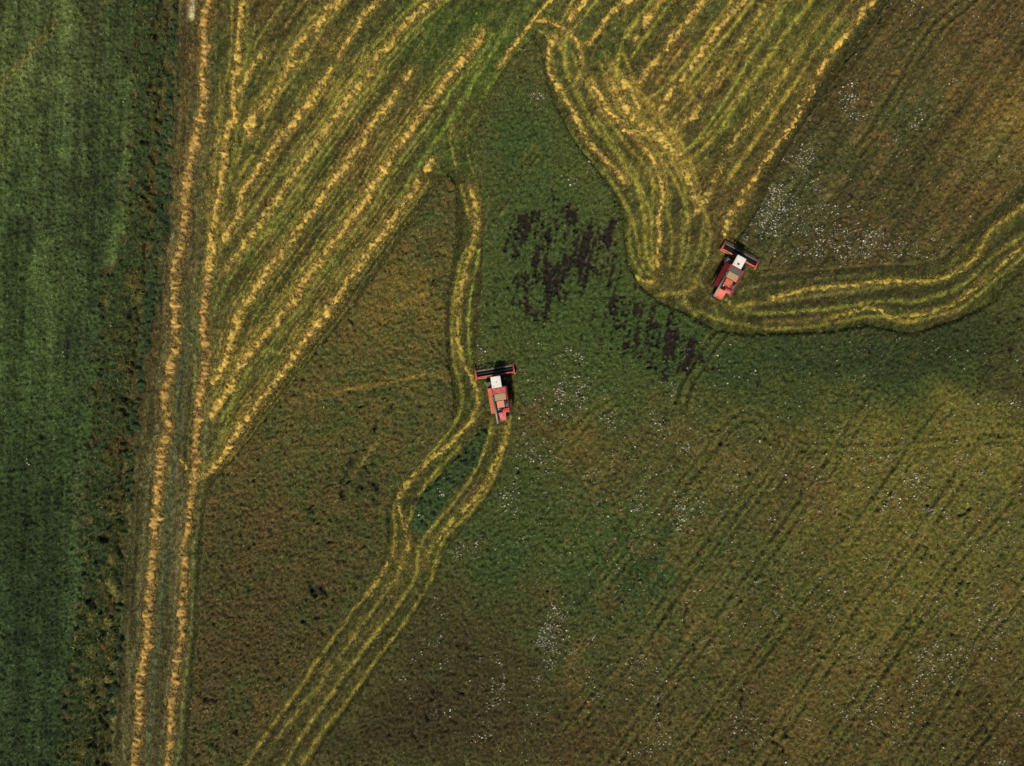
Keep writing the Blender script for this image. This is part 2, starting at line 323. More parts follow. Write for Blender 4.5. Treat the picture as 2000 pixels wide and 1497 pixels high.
for pts in ([(1660,6),(1600,90),(1540,180),(1480,270),(1430,340)],[(1522,4),(1480,62),(1440,118),(1400,172)],[(1178,150),(1200,190),(1225,240),(1262,290),(1290,330)],[(1145,165),(1165,200),(1195,245),(1230,290),(1262,325),(1280,370)],
            [(1230,150),(1262,205),(1300,250),(1340,310),(1362,360),(1370,400)],[(1195,120),(1215,150),(1245,185)],[(1290,195),(1260,215),(1225,222)],[(1340,175),(1300,215),(1270,240)],[(1400,265),(1360,300),(1325,320),(1300,318)],
            [(1240,230),(1262,262),(1285,300),(1300,345),(1304,400)],[(1385,150),(1340,205),(1310,240)],[(1350,70),(1310,125),(1280,165)],[(1410,100),(1375,145),(1340,190)],[(1480,130),(1440,190),(1400,240),(1370,275)],[(1560,150),(1500,240),(1450,310),(1410,370)]):
    line(pts, 6, YL, .52)
for pts in ([(470,380),(430,450),(405,520)],[(400,330),(408,420),(404,520),(396,600)],[(445,430),(425,500),(410,560),(398,640)],[(432,160),(428,260),(415,340),(402,430)],[(540,300),(500,360),(460,430),(425,500)],[(600,160),(560,225),(520,290),(480,360)],
            [(760,130),(715,195),(670,255)],[(700,215),(650,285),(600,355),(550,425),(500,500)],[(640,345),(590,415),(540,485),(490,560),(455,620)],[(760,330),(700,415),(640,500),(580,590)],[(560,560),(515,620),(475,675),(440,725)],[(500,40),(490,90),(470,150)],[(540,80),(520,120),(500,160)],[(610,10),(575,60),(540,115),(515,150)],
            [(720,80),(680,135),(640,190)],[(560,690),(520,745),(480,800),(440,860)]):
    line(pts, 5, YG, .34)
for o in (-13, -31, -40, 13): line(W1[4:26], 3, (100, 96, 52), .5, o)
for o in (-12, -30, -38): line(W1[26:], 3, (92, 84, 52), .5, o)
for pts in ([(1300,320),(1330,380),(1346,440),(1340,500),(1325,540)],[(1365,400),(1385,440),(1380,500),(1360,545)],[(1180,330),(1215,390),(1240,450),(1255,520),(1280,545)],[(1300,400),(1312,460),(1308,520)],[(1270,330),(1275,390),(1272,450),(1275,510)],
            [(1160,225),(1195,275),(1235,330),(1262,390),(1275,440)],[(1205,210),(1250,255),(1290,262),(1330,255)],[(1170,120),(1190,160),(1225,205),(1275,245),(1320,262)],[(1120,105),(1128,135),(1145,165),(1180,195)],[(1255,300),(1300,300),(1345,290),(1385,262)]):
    line(pts, 5, YG, .66)
DKB = (44, 45, 23)
for pts, w in (([(1488,547),(1600,532),(1720,525),(1800,523),(1850,503),(1900,458),(1950,416),(1998,376)], 15),([(1480,602),(1600,590),(1700,579),(1800,570),(1860,552),(1910,515),(1950,475),(1998,438)], 11),([(1470,622),(1560,619),(1640,612),(1720,596),(1800,600),(1860,582),(1920,528),(1998,470)], 6),
               ([(1470,566),(1560,559),(1680,546),(1790,540),(1845,530),(1890,498),(1925,450),(1998,392)], 6),([(1480,636),(1600,634),(1700,611),(1760,623),(1850,606),(1920,562),(1998,492)], 5),
               ([(897,372),(902,420),(896,480),(884,545),(876,620),(878,690),(889,760),(893,800)], 8),([(940,420),(942,500),(934,560),(928,640),(927,690)], 7),([(906,520),(900,560),(906,640),(908,700)], 4),
               ([(985,890),(965,935),(935,975),(900,1012)], 8),([(950,880),(925,940),(890,985)], 6),([(730,1150),(680,1220),(620,1310),(560,1395),(500,1480)], 7),([(800,1160),(740,1245),(680,1325),(620,1410),(560,1490)], 7),([(770,1145),(700,1245),(640,1335),(580,1415),(525,1490)], 5),
               ([(1722,3),(1648,112),(1568,222),(1524,292),(1484,368)], 20),([(830,388),(752,488),(672,596),(592,696),(512,802),(447,886),(410,932)], 11),([(394,990),(388,1100),(378,1260),(368,1400),(362,1490)], 8)):
    line(pts, w, DKB, .75)
# turning place
line([(1212,574),(1228,562),(1246,549)], 8, (150,124,60), .7); line([(1240,541),(1258,549),(1276,552)], 5, SL, .7)
line([(1285,577),(1310,573),(1340,571),(1358,560)], 6, (158,136,62), .7); line([(1345,545),(1362,552),(1375,562)], 5, YG, .6)
line([(1335,583),(1345,603),(1360,615)], 5, YG, .5); line([(1365,610),(1400,624),(1440,632),(1500,642),(1560,640),(1630,631),(1700,618),(1740,620),(1770,630),(1810,622),(1870,605),(1900,585),(1940,550),(1998,502)], 6, (150,148,58), .6)
line([(1390,580),(1396,600),(1402,620)], 4, YG, .5); line([(1418,585),(1430,600),(1440,620)], 4, YG, .5)
line([(1420,598),(1445,597),(1475,592)], 6, YL, .6)
line([(1440,570),(1500,556),(1560,549),(1640,541),(1710,536)], 4, (104,104,54), .6)
line([(1450,600),(1500,592),(1560,583),(1640,573),(1710,563),(1760,557)], 6, (122,116,54), .65)
line([(1440,606),(1480,612),(1520,611),(1580,607),(1630,602),(1680,594),(1730,588),(1780,590),(1820,582),(1870,562),(1900,540),(1930,510),(1960,487),(1998,461)], 6, (142,146,56), .6)
line([(1490,630),(1560,628),(1625,622)], 9, (126,106,56), .5)
line([(1730,622),(1760,629),(1785,628)], 6, YL, .7)
# strip of the left harvester
line([(901,363),(905,380),(911,405),(916,427)], 5, YG, .8)
line([(911,488),(901,510),(893,545),(886,588),(883,625),(883,663),(888,713),(896,741),(903,763),(903,785),(898,805),(883,835),(863,860),(846,880),(828,898)], 6, (146,144,56), .75)
line([(936,490),(926,540),(921,570),(917,600),(915,633),(916,668),(918,698),(923,718)], 4, (134,150,54), .8)
line([(898,873),(876,895),(856,915),(836,940),(818,966)], 5, YG, .75)
line([(961,820),(953,855),(941,890),(926,923),(911,950),(891,975),(871,1000),(851,1023),(828,1050),(818,1073),(816,1100),(811,1128),(796,1155),(781,1177),(763,1202),(740,1230),(715,1260),(695,1290),(675,1312),(658,1340),(640,1365),(625,1385),(608,1410),(588,1438),(573,1465),(555,1492)], 6, (148,142,58), .8)
line([(997,815),(990,850),(983,880),(973,912),(960,942),(943,970),(925,992),(903,1015),(878,1040),(865,1058),(855,1085),(848,1111),(843,1130),(831,1152),(813,1180),(796,1205),(778,1232),(760,1257),(735,1287),(715,1317),(690,1352),(663,1390),(625,1435),(600,1478),(590,1492)], 6, (152,142,56), .75)
line([(770,985),(770,1013),(773,1038),(768,1068)], 6, YG, .7)
line([(750,1113),(718,1160),(690,1190),(673,1220),(650,1247),(625,1285),(608,1307),(593,1335),(570,1365),(548,1395),(520,1433),(500,1465),(482,1492)], 6, (150,138,58), .75)
line([(790,1100),(778,1122),(760,1147),(740,1175),(720,1205),(700,1227),(680,1260),(660,1285),(640,1315),(618,1345),(590,1375),(565,1410),(535,1450)], 5, (136,136,58), .65)
line([(804,990),(801,1020)], 4, YG, .6)
line([(935,850),(918,890),(898,925),(872,955)], 4, (96,118,50), .6)

# tramlines in the standing crop: (centre line, half gauge px, depth m, darkness)
TR = []
def tram(pts, hg, depth, dark): TR.append((smooth_path(pts), hg, depth, dark))
tram([(1508,862),(1492,826),(1460,813),(1430,825),(1405,850),(1380,885),(1345,930),(1300,985),(1260,1035),(1220,1090),(1180,1140)], 9, .22, .35)
tram([(1512,895),(1480,932),(1440,985),(1402,1040),(1370,1085),(1340,1122),(1318,1152)], 10, .26, .45)
tram([(1340,1122),(1318,1152),(1290,1192),(1262,1235)], 11, .42, .95)
tram([(1262,1235),(1230,1275),(1200,1315),(1170,1355),(1140,1392),(1110,1430)], 11, .26, .4)
tram([(1705,775),(1660,840),(1620,905),(1580,960),(1540,1020),(1500,1075),(1450,1145),(1400,1215),(1360,1265),(1310,1330),(1260,1395),(1196,1490)], 10, .26, .45)
tram([(1850,790),(1800,850),(1745,930),(1700,990),(1660,1045),(1610,1110),(1570,1155),(1530,1215),(1480,1280),(1440,1330),(1390,1400),(1326,1490)], 11, .28, .5)
tram([(1870,930),(1830,990),(1790,1050),(1740,1115),(1690,1180),(1640,1255),(1600,1310),(1560,1370),(1520,1430),(1478,1490)], 11, .28, .5)
tram([(1998,935),(1930,1010),(1880,1070),(1840,1120),(1800,1185),(1760,1240),(1720,1300),(1680,1360),(1640,1420),(1592,1490)], 11, .28, .5)
tram([(1998,1140),(1960,1190),(1920,1240),(1880,1300),(1850,1360),(1810,1420),(1766,1490)], 11, .28, .5)
tram([(1998,1330),(1950,1390),(1910,1440),(1870,1490)], 11, .28, .5)
tram([(1560,871),(1640,875),(1720,874),(1790,870),(1860,862),(1930,856),(1998,858)], 8, .16, .35)
tram([(1885,5),(1830,52),(1790,110),(1760,165),(1730,215),(1700,265),(1670,300)], 9, .26, .45)
tram([(1048,298),(1020,335),(985,390),(950,440)], 5, .3, .6)
tram([(1412,645),(1385,680),(1360,720),(1340,755),(1330,790)], 10, .36, .8)
tram([(1190,790),(1150,815),(1120,850),(1090,890)], 9, .18, .3)
tram([(1560,860),(1520,930),(1470,1000),(1430,1060)], 9, .18, .3)

# ------------------------------------------------------------------ height and colour rasters
n05 = fnoise(21, 0.45); n1 = fnoise(22, 1.0); n2 = fnoise(23, 2.2); n4 = fnoise(24, 4.5); n9 = fnoise(25, 9.0); n18 = fnoise(26, 18.0)
m1 = fnoise(31, 1.0); m2 = fnoise(32, 2.2); m4 = fnoise(33, 4.5); m9 = fnoise(34, 9.0); m05 = fnoise(35, .5)
sv = fnoise(41, 9.0, 0.5, 88.0); sv2 = fnoise(42, 14.0, 1.1, 86.0)         # streaks up the picture (left part)
sd = fnoise(43, 10.0, 0.5, 54.0); sd2 = fnoise(44, 16.0, 1.2, 54.0)       # streaks along the drill rows
wpx = PX + 16 * n4 + 9 * n2; wpy = PY + 16 * m4 + 9 * m2                   # warped photo coordinates: ragged patches

def blob(cx, cy, rx, ry, ang=0.0, p=1.0):
    a = R_(ang); dx = wpx - cx; dy = wpy - cy
    u = dx * cos(a) + dy * sin(a); v = -dx * sin(a) + dy * cos(a)
    return np.exp(-((u / rx) ** 2 + (v / ry) ** 2) ** p)
def mixc(col, m, c):
    col += m[..., None] * (np.asarray(c, float) - col)

# base colours of the cut ground
g = np.empty((NY, NX, 3)); g[:] = (70, 68, 36)
mixc(g, sstep(-.6, 1.6, n4 * .6 + n9 * .7) * .55, (56, 70, 34))
mixc(g, sstep(.1, 1.6, m4 * .7 + m9 * .6) * .6, (78, 62, 38))
left = sstep(470, 390, PX - 0.05 * (PY - 700))
mixc(g, left * .8, (74, 70, 44))
g *= (1 + left * .13 * sv + left * .08 * sv2 + (1 - left) * (.07 * sd + .07 * sd2))[..., None]
mixc(g, left * sstep(.3, 1.6, sv2) * .5, (64, 76, 46)); mixc(g, left * sstep(.6, 1.8, -sv2) * .6, (82, 64, 40))
for b in [((360,250,22,300),(84,68,42),.6),((330,500,14,260),(88,70,44),.6),((520,560,40,30,-55),(58,72,36),.6),((560,440,70,25,-55),(52,72,34),.7),((620,300,60,18,-55),(50,68,34),.6),
          ((700,330,70,20,-55),(78,66,38),.5),((470,640,60,24,-60),(62,70,36),.5),((640,560,80,14,-52),(52,54,28),.7),((740,440,80,12,-54),(54,52,28),.7),((500,800,70,14,-55),(54,56,30),.7),
          ((800,60,110,60,-50),(56,72,34),.75),((930,70,110,70,-50),(56,76,34),.85),((860,180,60,50,-50),(60,74,36),.6),((900,290,40,60),(58,74,34),.7),((960,130,70,40,-50),(62,80,34),.7),
          ((1190,60,70,60,-50),(60,66,34),.6),((1160,110,40,50),(54,66,34),.7),((1320,120,80,16,-55),(80,60,36),.7),((1400,180,80,18,-55),(78,62,36),.7),((1560,90,120,55,-55),(84,86,39),.5),
          ((1520,210,110,40,-55),(86,80,38),.5),((1480,330,90,30,-60),(78,64,36),.6),((1340,230,40,40),(66,58,34),.6),((1190,330,60,40,40),(66,58,34),.5),((1250,420,40,90),(66,72,34),.6),
          ((1330,470,70,80),(70,62,34),.6),((1300,555,70,34),(82,78,42),.6),((1420,630,70,30),(80,78,40),.5),((1600,600,300,50,-3),(62,63,33),.85),((1900,520,140,50,-40),(72,74,36),.6),
          ((1230,570,26,12,-30),(126,96,54),.7),((900,600,24,160),(52,66,32),.6),((930,900,60,60,-50),(60,68,32),.6),((700,1250,200,40,-55),(74,70,36),.6),((380,940,24,30),(96,88,44),.6),
          ((335,1330,70,200),(62,62,38),.5),((425,440,22,90),(110,100,48),.5),((1220,200,70,50,40),(100,88,44),.45),((1300,290,60,40,45),(98,88,42),.4),((390,1000,14,260),(48,62,32),.5)]:
    mixc(g, blob(*b[0]) * b[2], b[1])
# the cut ground turns darker along each crop edge
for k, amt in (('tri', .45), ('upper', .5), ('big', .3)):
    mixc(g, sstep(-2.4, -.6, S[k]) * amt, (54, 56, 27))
# scattered loose straw makes some parts paler
loose = sstep(.2, 1.4, n2 * .5 + n4 * .6 + sd * .3) * (1 - left)
fan = sstep(-10, 90, PX - 380) * sstep(20, -20, PX - 945) * sstep(760, 600, PY)
upr = sstep(1080, 1130, PX) * sstep(640, 480, PY)
mess = np.zeros((NY, NX))
for b in [(1225,195,55,60,30),(1290,275,70,40,45),(1345,350,30,60),(1165,180,50,30,50),(1110,90,40,60),(1355,215,40,40),(1250,160,50,40),(1320,120,60,30,-55),(1450,120,160,50,-55),(1540,90,120,50,-55),(1430,300,120,34,-58),(1510,230,120,30,-58),
          (1300,552,70,26),(424,440,24,90),(440,330,40,120,10),(378,940,26,26),(620,90,60,40,-50),(590,230,80,30,-55),(690,160,90,40,-55),(700,480,120,40,-55),(600,560,140,50,-55),(900,900,80,14,-48),(780,1120,90,24,-55),(640,1310,160,30,-55),(1300,30,140,30,0)]:
    np.maximum(mess, blob(*b), out=mess)
mess *= np.clip(.55 + .5 * n1 + .35 * n2, 0, 1.3)
mixc(g, loose * np.clip(fan + upr, 0, 1) * .12 + np.clip(mess, 0, 1) * .22, (118, 102, 50))
line_m = np.zeros((NY, NX)); lined = g.copy()
for p, w, c, s in LN:
    d = pdist(p, 1.6)
    c = np.array(c) * (.97, .93, 1.12) if c[1] >= c[0] * .9 else c
    m = np.exp(-(d / (w / PXM * .62)) ** 2) * min(1, s * 1.1) * np.clip(.80 + .15 * n1 + .17 * n05, .1, 1.05)
    m = np.clip(m, 0, 1); mixc(g, m, c); np.maximum(line_m, m, out=line_m)

g *= (1 + .07 * n05 + .09 * fnoise(27, .3) + .05 * n1)[..., None]
straw_m = np.zeros((NY, NX))
paths = []
for (pts, w, h, solid, tint, label, tick, ext, nz) in W:
    p = smooth_path(pts, 4, ext); paths.append(p)
    d = pdist(p, 2.6); m = np.exp(-(d / (w / PXM * .85)) ** 2)
    np.maximum(straw_m, m * (.35 + .5 * solid), out=straw_m)
mixc(g, np.clip(straw_m * (.55 + .25 * n05), 0, 1) * .6, (126, 100, 52))

# standing vegetation
def veg(base): 
    c = np.empty((NY, NX, 3)); c[:] = base; return c
v_me = veg((63, 79, 40))
mixc(v_me, blob(60, 120, 190, 230) * .8, (94, 102, 54)); mixc(v_me, blob(150, 330, 110, 260) * .45, (72, 84, 48))
mixc(v_me, blob(120, 520, 150, 160) * .4, (64, 78, 43)); mixc(v_me, sstep(650, 1200, PY) * .8, (44, 57, 31)); mixc(v_me, blob(110, 1330, 60, 120) * .5, (54, 69, 38))
mixc(v_me, blob(190, 40, 40, 70) * .6, (86, 78, 48)); mixc(v_me, blob(20, 1440, 60, 90) * .5, (56, 64, 36)); mixc(v_me, sstep(.1, 1.6, sv2 + .8 * n4) * .4, (42, 53, 29)); mixc(v_me, sstep(.3, 1.7, -sv2 + .8 * m4) * .3 * sstep(1300, 500, PY), (78, 90, 48))
mixc(v_me, sstep(-1.6, -.2, S['meadow']) * .0 + sstep(3, .6, S['meadow']) * sstep(0, 1, n4) * .5, (66, 62, 40))
for a, b in (((0,178),(118,48)),((0,166),(110,40))):
    mixc(v_me, np.exp(-(pdist(smooth_path([a, ((a[0]+b[0])/2, (a[1]+b[1])/2+2), b]), 1.5) / .5) ** 2) * .5, (112, 96, 50))
sv3 = fnoise(45, 45.0, 3.5, 88.0)
v_me *= (1 + .06 * sv + .05 * sv2 + .06 * n2 + .10 * sv3)[..., None]
mixc(v_me, sstep(.2, 1.6, sv3 + .5 * n9) * .3 * sstep(900, 300, PY), (88, 94, 46))
v_di = veg((60, 65, 35))
mixc(v_di, sstep(-.2, 1.4, n2) * .5, (80, 70, 34)); mixc(v_di, sstep(.2, 1.4, m2) * .45, (50, 58, 31)); mixc(v_di, sstep(2.0, 2.8, m1) * .6, (104, 50, 32))
mixc(v_di, sstep(.5, 1.6, n4) * .4, (80, 62, 34)); mixc(v_di, sstep(4.2, 1.6, sdf_poly(P_meadow, 8.0) * -1 + .7 * n2) * .9, (55, 66, 37))
v_ve = veg((50, 64, 36)); mixc(v_ve, sstep(-.2, 1.6, m4 + .5 * n1) * .6, (64, 70, 40)); mixc(v_ve, sstep(.3, 1.5, n2) * .5, (36, 48, 30))
v_tr = veg((80, 77, 42))
mixc(v_tr, sstep(0, 1.5, n1 * .6 + n2 * .5) * .5, (62, 74, 38)); mixc(v_tr, sstep(.4, 1.6, m1 * .7 + m4 * .5) * .5, (108, 82, 45))
mixc(v_tr, blob(760, 600, 110, 80) * .65, (128, 100, 48)); mixc(v_tr, blob(700, 720, 200, 150) * .35, (80, 82, 42)); mixc(v_tr, blob(600, 800, 160, 80) * .35, (98, 84, 44)); mixc(v_tr, blob(780, 740, 90, 70) * .3, (84, 84, 42))
mixc(v_tr, blob(470, 1080, 80, 140) * .65, (84, 66, 40)); mixc(v_tr, blob(450, 1260, 90, 120) * .6, (77, 63, 38)); mixc(v_tr, sstep(950, 1250, PY) * .4, (70, 60, 36))
mixc(v_tr, blob(620, 1150, 120, 130) * .5, (70, 64, 36)); mixc(v_tr, blob(700, 950, 60, 70) * .6, (58, 58, 34)); mixc(v_tr, blob(640, 960, 60, 50) * .3, (56, 68, 38))
mixc(v_tr, sstep(-.1, 1.4, .7 * n4 + .5 * n2) * .38, (62, 74, 38)); mixc(v_tr, sstep(.3, 1.6, .7 * m9 + .5 * m2) * .3, (104, 80, 44))
for pts in ([(600,772),(700,758),(770,745),(830,734),(880,740)], [(765,602),(800,588),(830,576)], [(740,860),(710,900),(690,930)]):
    mixc(v_tr, np.exp(-(pdist(smooth_path(pts), 1.5) / .32) ** 2) * .6, (146, 118, 56))
v_le = veg((54, 70, 38)); mixc(v_le, sstep(.0, 1.5, n1 * .6 + n05 * .6) * .6, (38, 52, 30)); mixc(v_le, sstep(.2, 1.5, m1) * .4, (72, 84, 44))

v_bg = veg((78, 76, 40))
# green heart of the field
for b in [((1080,420,150,190),(62,77,39),.95),((990,280,60,110),(58,74,38),.95),((1120,320,70,60,40),(74,80,38),.6),((1030,560,110,110),(63,77,39),.95),((1230,620,160,90),(62,77,39),.95),
          ((1100,700,140,70),(64,78,38),.8),((1330,680,120,70),(54,74,36),.9),((1500,690,170,60),(52,66,35),.95),((1700,700,170,70),(48,57,33),.95),((1880,680,140,90,-20),(46,54,29),.9),
          ((1560,800,120,60),(56,70,34),.7),((1780,760,150,40),(50,66,34),.8),((1960,720,60,60),(70,62,34),.5),((1200,770,130,60),(64,76,38),.7),((1120,1020,300,170),(62,76,38),.85),((1060,780,160,80),(66,77,39),.6),
          ((1130,1090,110,70),(60,77,38),.6),((1260,1100,120,80,-50),(57,72,38),.7),((990,1100,60,70),(56,72,38),.8),((1060,960,90,60),(60,72,36),.6),((1190,1180,120,70,-50),(56,70,36),.7),
          ((1420,1050,110,60,-50),(60,72,38),.6),((1260,880,110,60),(84,77,42),.5),((1080,840,70,40),(82,76,40),.5),((1190,940,110,70),(84,76,42),.5),((1330,930,70,50,-50),(70,72,38),.4),
          ((1480,880,60,50,-50),(88,76,42),.6),((1400,820,60,40),(72,74,38),.5),((1480,1000,60,40,-50),(84,72,40),.5),((1660,900,120,70,-50),(104,96,46),.8),((1850,860,140,70),(104,98,45),.8),
          ((1800,1000,180,110,-50),(102,96,46),.8),((1950,900,70,90),(104,96,46),.8),((1640,1100,160,60,-52),(102,94,45),.8),((1900,1150,160,90,-50),(98,92,45),.8),((1700,1230,200,80,-52),(100,92,44),.8),
          ((1560,950,70,30,-50),(76,66,40),.6),((1570,1160,110,24,-52),(62,76,36),.6),((1930,1000,40,50),(60,72,38),.5),((1530,1280,160,60,-52),(82,72,40),.6),((1380,1300,130,80,-52),(72,70,38),.6),
          ((1240,1330,120,70,-52),(66,62,38),.7),((1060,1300,120,110),(62,64,36),.7),((900,1250,100,120,-50),(64,58,34),.85),((760,1420,160,90,-40),(58,50,30),.9),((900,1400,140,90),(58,50,31),.9),
          ((1060,1440,140,70),(68,56,34),.8),((1200,1460,140,60),(74,60,36),.7),((1450,1430,180,70,-40),(78,66,38),.7),((1700,1420,180,80,-40),(84,72,38),.7),((1900,1380,150,110),(74,64,34),.8),
          ((1970,1470,90,70),(64,50,28),.7),((1560,1470,60,40),(92,72,40),.5),((1960,1230,70,60),(84,84,44),.5),((1120,880,40,30),(110,78,40),.5),((1040,820,50,40),(92,72,40),.5)]:
    mixc(v_bg, blob(*b[0]) * b[2], b[1])
low = sstep(780, 900, PY) * sstep(1000, 1150, PX)
mixc(v_bg, sstep(0, 1.6, n2 * .6 + n1 * .5) * .28, (58, 74, 36)); mixc(v_bg, low * sstep(.1, 1.7, m4 * .8 + n9 * .4 + sd2 * .15) * .4, (104, 86, 46)); mixc(v_bg, low * sstep(.6, 1.8, m1) * .35, (120, 88, 50))
v_bg *= (1 + low * (.05 * sd + .02 * sd2))[..., None]
v_up = veg((76, 68, 39))
for b in [((1600,330,120,60,-40),(60,66,38),.8),((1530,440,110,70),(60,66,38),.75),((1690,190,70,40,-50),(86,68,42),.6),((1760,230,60,60),(60,68,38),.7),((1800,100,60,50,-50),(58,66,36),.5),
          ((1900,80,120,90),(84,68,42),.7),((1950,230,100,130),(114,92,47),.85),((1900,350,120,60,-40),(94,80,44),.7),((1760,330,80,60),(66,66,38),.5),((1700,440,120,50),(80,68,42),.6),
          ((1860,420,60,40,-40),(90,74,42),.5),((1700,290,25,30),(116,84,48),.5),((1640,60,60,50,-50),(70,70,38),.5),((1960,30,60,40),(76,60,38),.6)]:
    mixc(v_up, blob(*b[0]) * b[2], b[1])
mixc(v_up, sstep(.2, 1.6, m1 * .7 + m2 * .4) * .4, (98, 81, 47)); mixc(v_up, sstep(.1, 1.5, n4 * .7 + m9 * .5) * .35, (66, 70, 38)); mixc(v_up, sstep(.2, 1.6, n1 * .6 + n2 * .5) * .35, (54, 60, 36))
v_up *= (1 + .08 * sd + .05 * sd2)[..., None]

# dark bare openings in the green heart, tufted weeds and holes in the crop
streak = fnoise(51, 3.6, .6, 80.0); streak2 = fnoise(52, 5.0, 1.2, 80.0)
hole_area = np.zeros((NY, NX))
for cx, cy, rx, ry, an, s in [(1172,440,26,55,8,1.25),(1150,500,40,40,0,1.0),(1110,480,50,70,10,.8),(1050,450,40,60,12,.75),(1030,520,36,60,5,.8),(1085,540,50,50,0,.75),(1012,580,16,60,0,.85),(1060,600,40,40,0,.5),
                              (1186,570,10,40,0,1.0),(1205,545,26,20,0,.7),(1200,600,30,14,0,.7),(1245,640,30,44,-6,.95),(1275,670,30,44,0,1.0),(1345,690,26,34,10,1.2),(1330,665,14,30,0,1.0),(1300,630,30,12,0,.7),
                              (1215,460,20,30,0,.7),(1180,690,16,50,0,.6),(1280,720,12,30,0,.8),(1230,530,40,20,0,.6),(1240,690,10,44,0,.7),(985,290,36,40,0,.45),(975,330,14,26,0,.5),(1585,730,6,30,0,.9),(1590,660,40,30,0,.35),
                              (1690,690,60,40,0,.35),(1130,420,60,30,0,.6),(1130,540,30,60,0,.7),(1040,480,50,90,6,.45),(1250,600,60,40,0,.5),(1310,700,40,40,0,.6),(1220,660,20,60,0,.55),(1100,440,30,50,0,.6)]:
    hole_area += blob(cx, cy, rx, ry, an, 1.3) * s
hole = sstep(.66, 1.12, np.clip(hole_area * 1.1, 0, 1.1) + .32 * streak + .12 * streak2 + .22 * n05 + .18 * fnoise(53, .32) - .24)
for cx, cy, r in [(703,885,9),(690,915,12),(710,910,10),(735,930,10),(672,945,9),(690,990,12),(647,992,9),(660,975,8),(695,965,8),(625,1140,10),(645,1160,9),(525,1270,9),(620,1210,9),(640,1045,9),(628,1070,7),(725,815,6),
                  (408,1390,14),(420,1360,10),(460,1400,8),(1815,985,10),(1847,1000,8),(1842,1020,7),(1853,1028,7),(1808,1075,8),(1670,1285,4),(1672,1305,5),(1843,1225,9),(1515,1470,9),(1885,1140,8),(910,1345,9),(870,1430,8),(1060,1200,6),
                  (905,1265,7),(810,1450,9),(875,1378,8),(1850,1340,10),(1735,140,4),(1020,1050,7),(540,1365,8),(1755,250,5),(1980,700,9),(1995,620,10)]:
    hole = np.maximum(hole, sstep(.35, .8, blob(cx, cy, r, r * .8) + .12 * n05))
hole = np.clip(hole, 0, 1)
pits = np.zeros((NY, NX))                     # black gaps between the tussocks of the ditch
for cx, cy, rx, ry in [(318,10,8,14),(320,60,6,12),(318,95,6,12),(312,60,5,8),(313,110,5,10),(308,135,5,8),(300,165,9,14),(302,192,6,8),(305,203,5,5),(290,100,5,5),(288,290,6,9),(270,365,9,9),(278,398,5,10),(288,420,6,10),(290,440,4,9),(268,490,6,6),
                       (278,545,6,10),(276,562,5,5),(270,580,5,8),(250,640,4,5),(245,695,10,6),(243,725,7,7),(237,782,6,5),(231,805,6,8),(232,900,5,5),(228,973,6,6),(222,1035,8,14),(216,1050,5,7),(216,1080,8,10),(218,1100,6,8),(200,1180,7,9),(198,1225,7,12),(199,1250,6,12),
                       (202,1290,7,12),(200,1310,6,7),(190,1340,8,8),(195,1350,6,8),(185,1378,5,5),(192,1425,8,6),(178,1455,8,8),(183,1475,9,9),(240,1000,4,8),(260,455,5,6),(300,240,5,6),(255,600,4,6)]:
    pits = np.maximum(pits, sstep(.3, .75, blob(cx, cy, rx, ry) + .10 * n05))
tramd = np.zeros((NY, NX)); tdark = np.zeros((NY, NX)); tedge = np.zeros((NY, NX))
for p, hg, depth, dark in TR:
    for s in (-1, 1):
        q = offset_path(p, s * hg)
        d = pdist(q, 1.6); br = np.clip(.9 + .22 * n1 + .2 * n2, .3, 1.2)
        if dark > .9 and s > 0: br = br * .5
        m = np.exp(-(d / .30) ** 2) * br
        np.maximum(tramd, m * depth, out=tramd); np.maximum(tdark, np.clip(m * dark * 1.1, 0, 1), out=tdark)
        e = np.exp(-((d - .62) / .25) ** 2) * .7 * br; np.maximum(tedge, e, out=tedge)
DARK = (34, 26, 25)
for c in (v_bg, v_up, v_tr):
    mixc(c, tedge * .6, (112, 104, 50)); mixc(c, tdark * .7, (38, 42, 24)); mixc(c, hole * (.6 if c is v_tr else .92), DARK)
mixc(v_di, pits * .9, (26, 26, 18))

rough_h = .055 * n05 + .09 * fnoise(28, .3) + .03 * n1 + .02 * n2
def height(base, s, extra=0.0, edge=.35, rough=1.0):
    """canopy top above ground; drops below ground outside its outline"""
    h = base + rough * rough_h + extra
    e = sstep(-.30, edge - .15, s)
    return h * e - .12 * (1 - e)
H = {
    'meadow': height(.38, S['meadow'], .05 * sv, .8, 1.25), 'ditch': height(.62, S['ditch'], .09 * n2 + .05 * n1 - .62 * pits, .8, 1.15),
    'verge': height(.30, S['verge'], .05 * n1, .8, 1.9), 'tri': height(.66, S['tri'], -.55 * hole, .30, 1.3), 'upper': height(.68, S['upper'], -.4 * hole - 1.15 * tramd + .03 * sd, .30, 1.1),
    'big': height(.58, S['big'], -.5 * hole - 1.15 * tramd + .03 * sd, .75, 1.05), 'lens': height(.42, S['lens'], .04 * n1, .5, 1.9)}
COLS = {'meadow': v_me, 'ditch': v_di, 'verge': v_ve, 'tri': v_tr, 'upper': v_up, 'big': v_bg, 'lens': v_le}
KALB = 0.72                     # picture value of a sunlit rough surface per unit of base colour
def sat(c, a):
    l = (c @ np.array([.25, .65, .10]))[..., None]; return np.clip(l + (c - l) * a, .003, .75)
for k in COLS: COLS[k] = sat(np.clip(lin(np.clip(COLS[k], 5, 250)) / KALB, .004, .75), 1.0 if k in ('meadow', 'verge', 'lens') else 1.07 if k == 'upper' else 1.04)
G = sat(np.clip(lin(np.clip(g, 5, 250)) / KALB, .004, .75), 1.08)
H_st = .02 + .018 * n05 + .02 * sd * (1 - left) + .02 * sv * left + .04 * line_m
smax = np.max(np.stack(list(S.values())), axis=0)

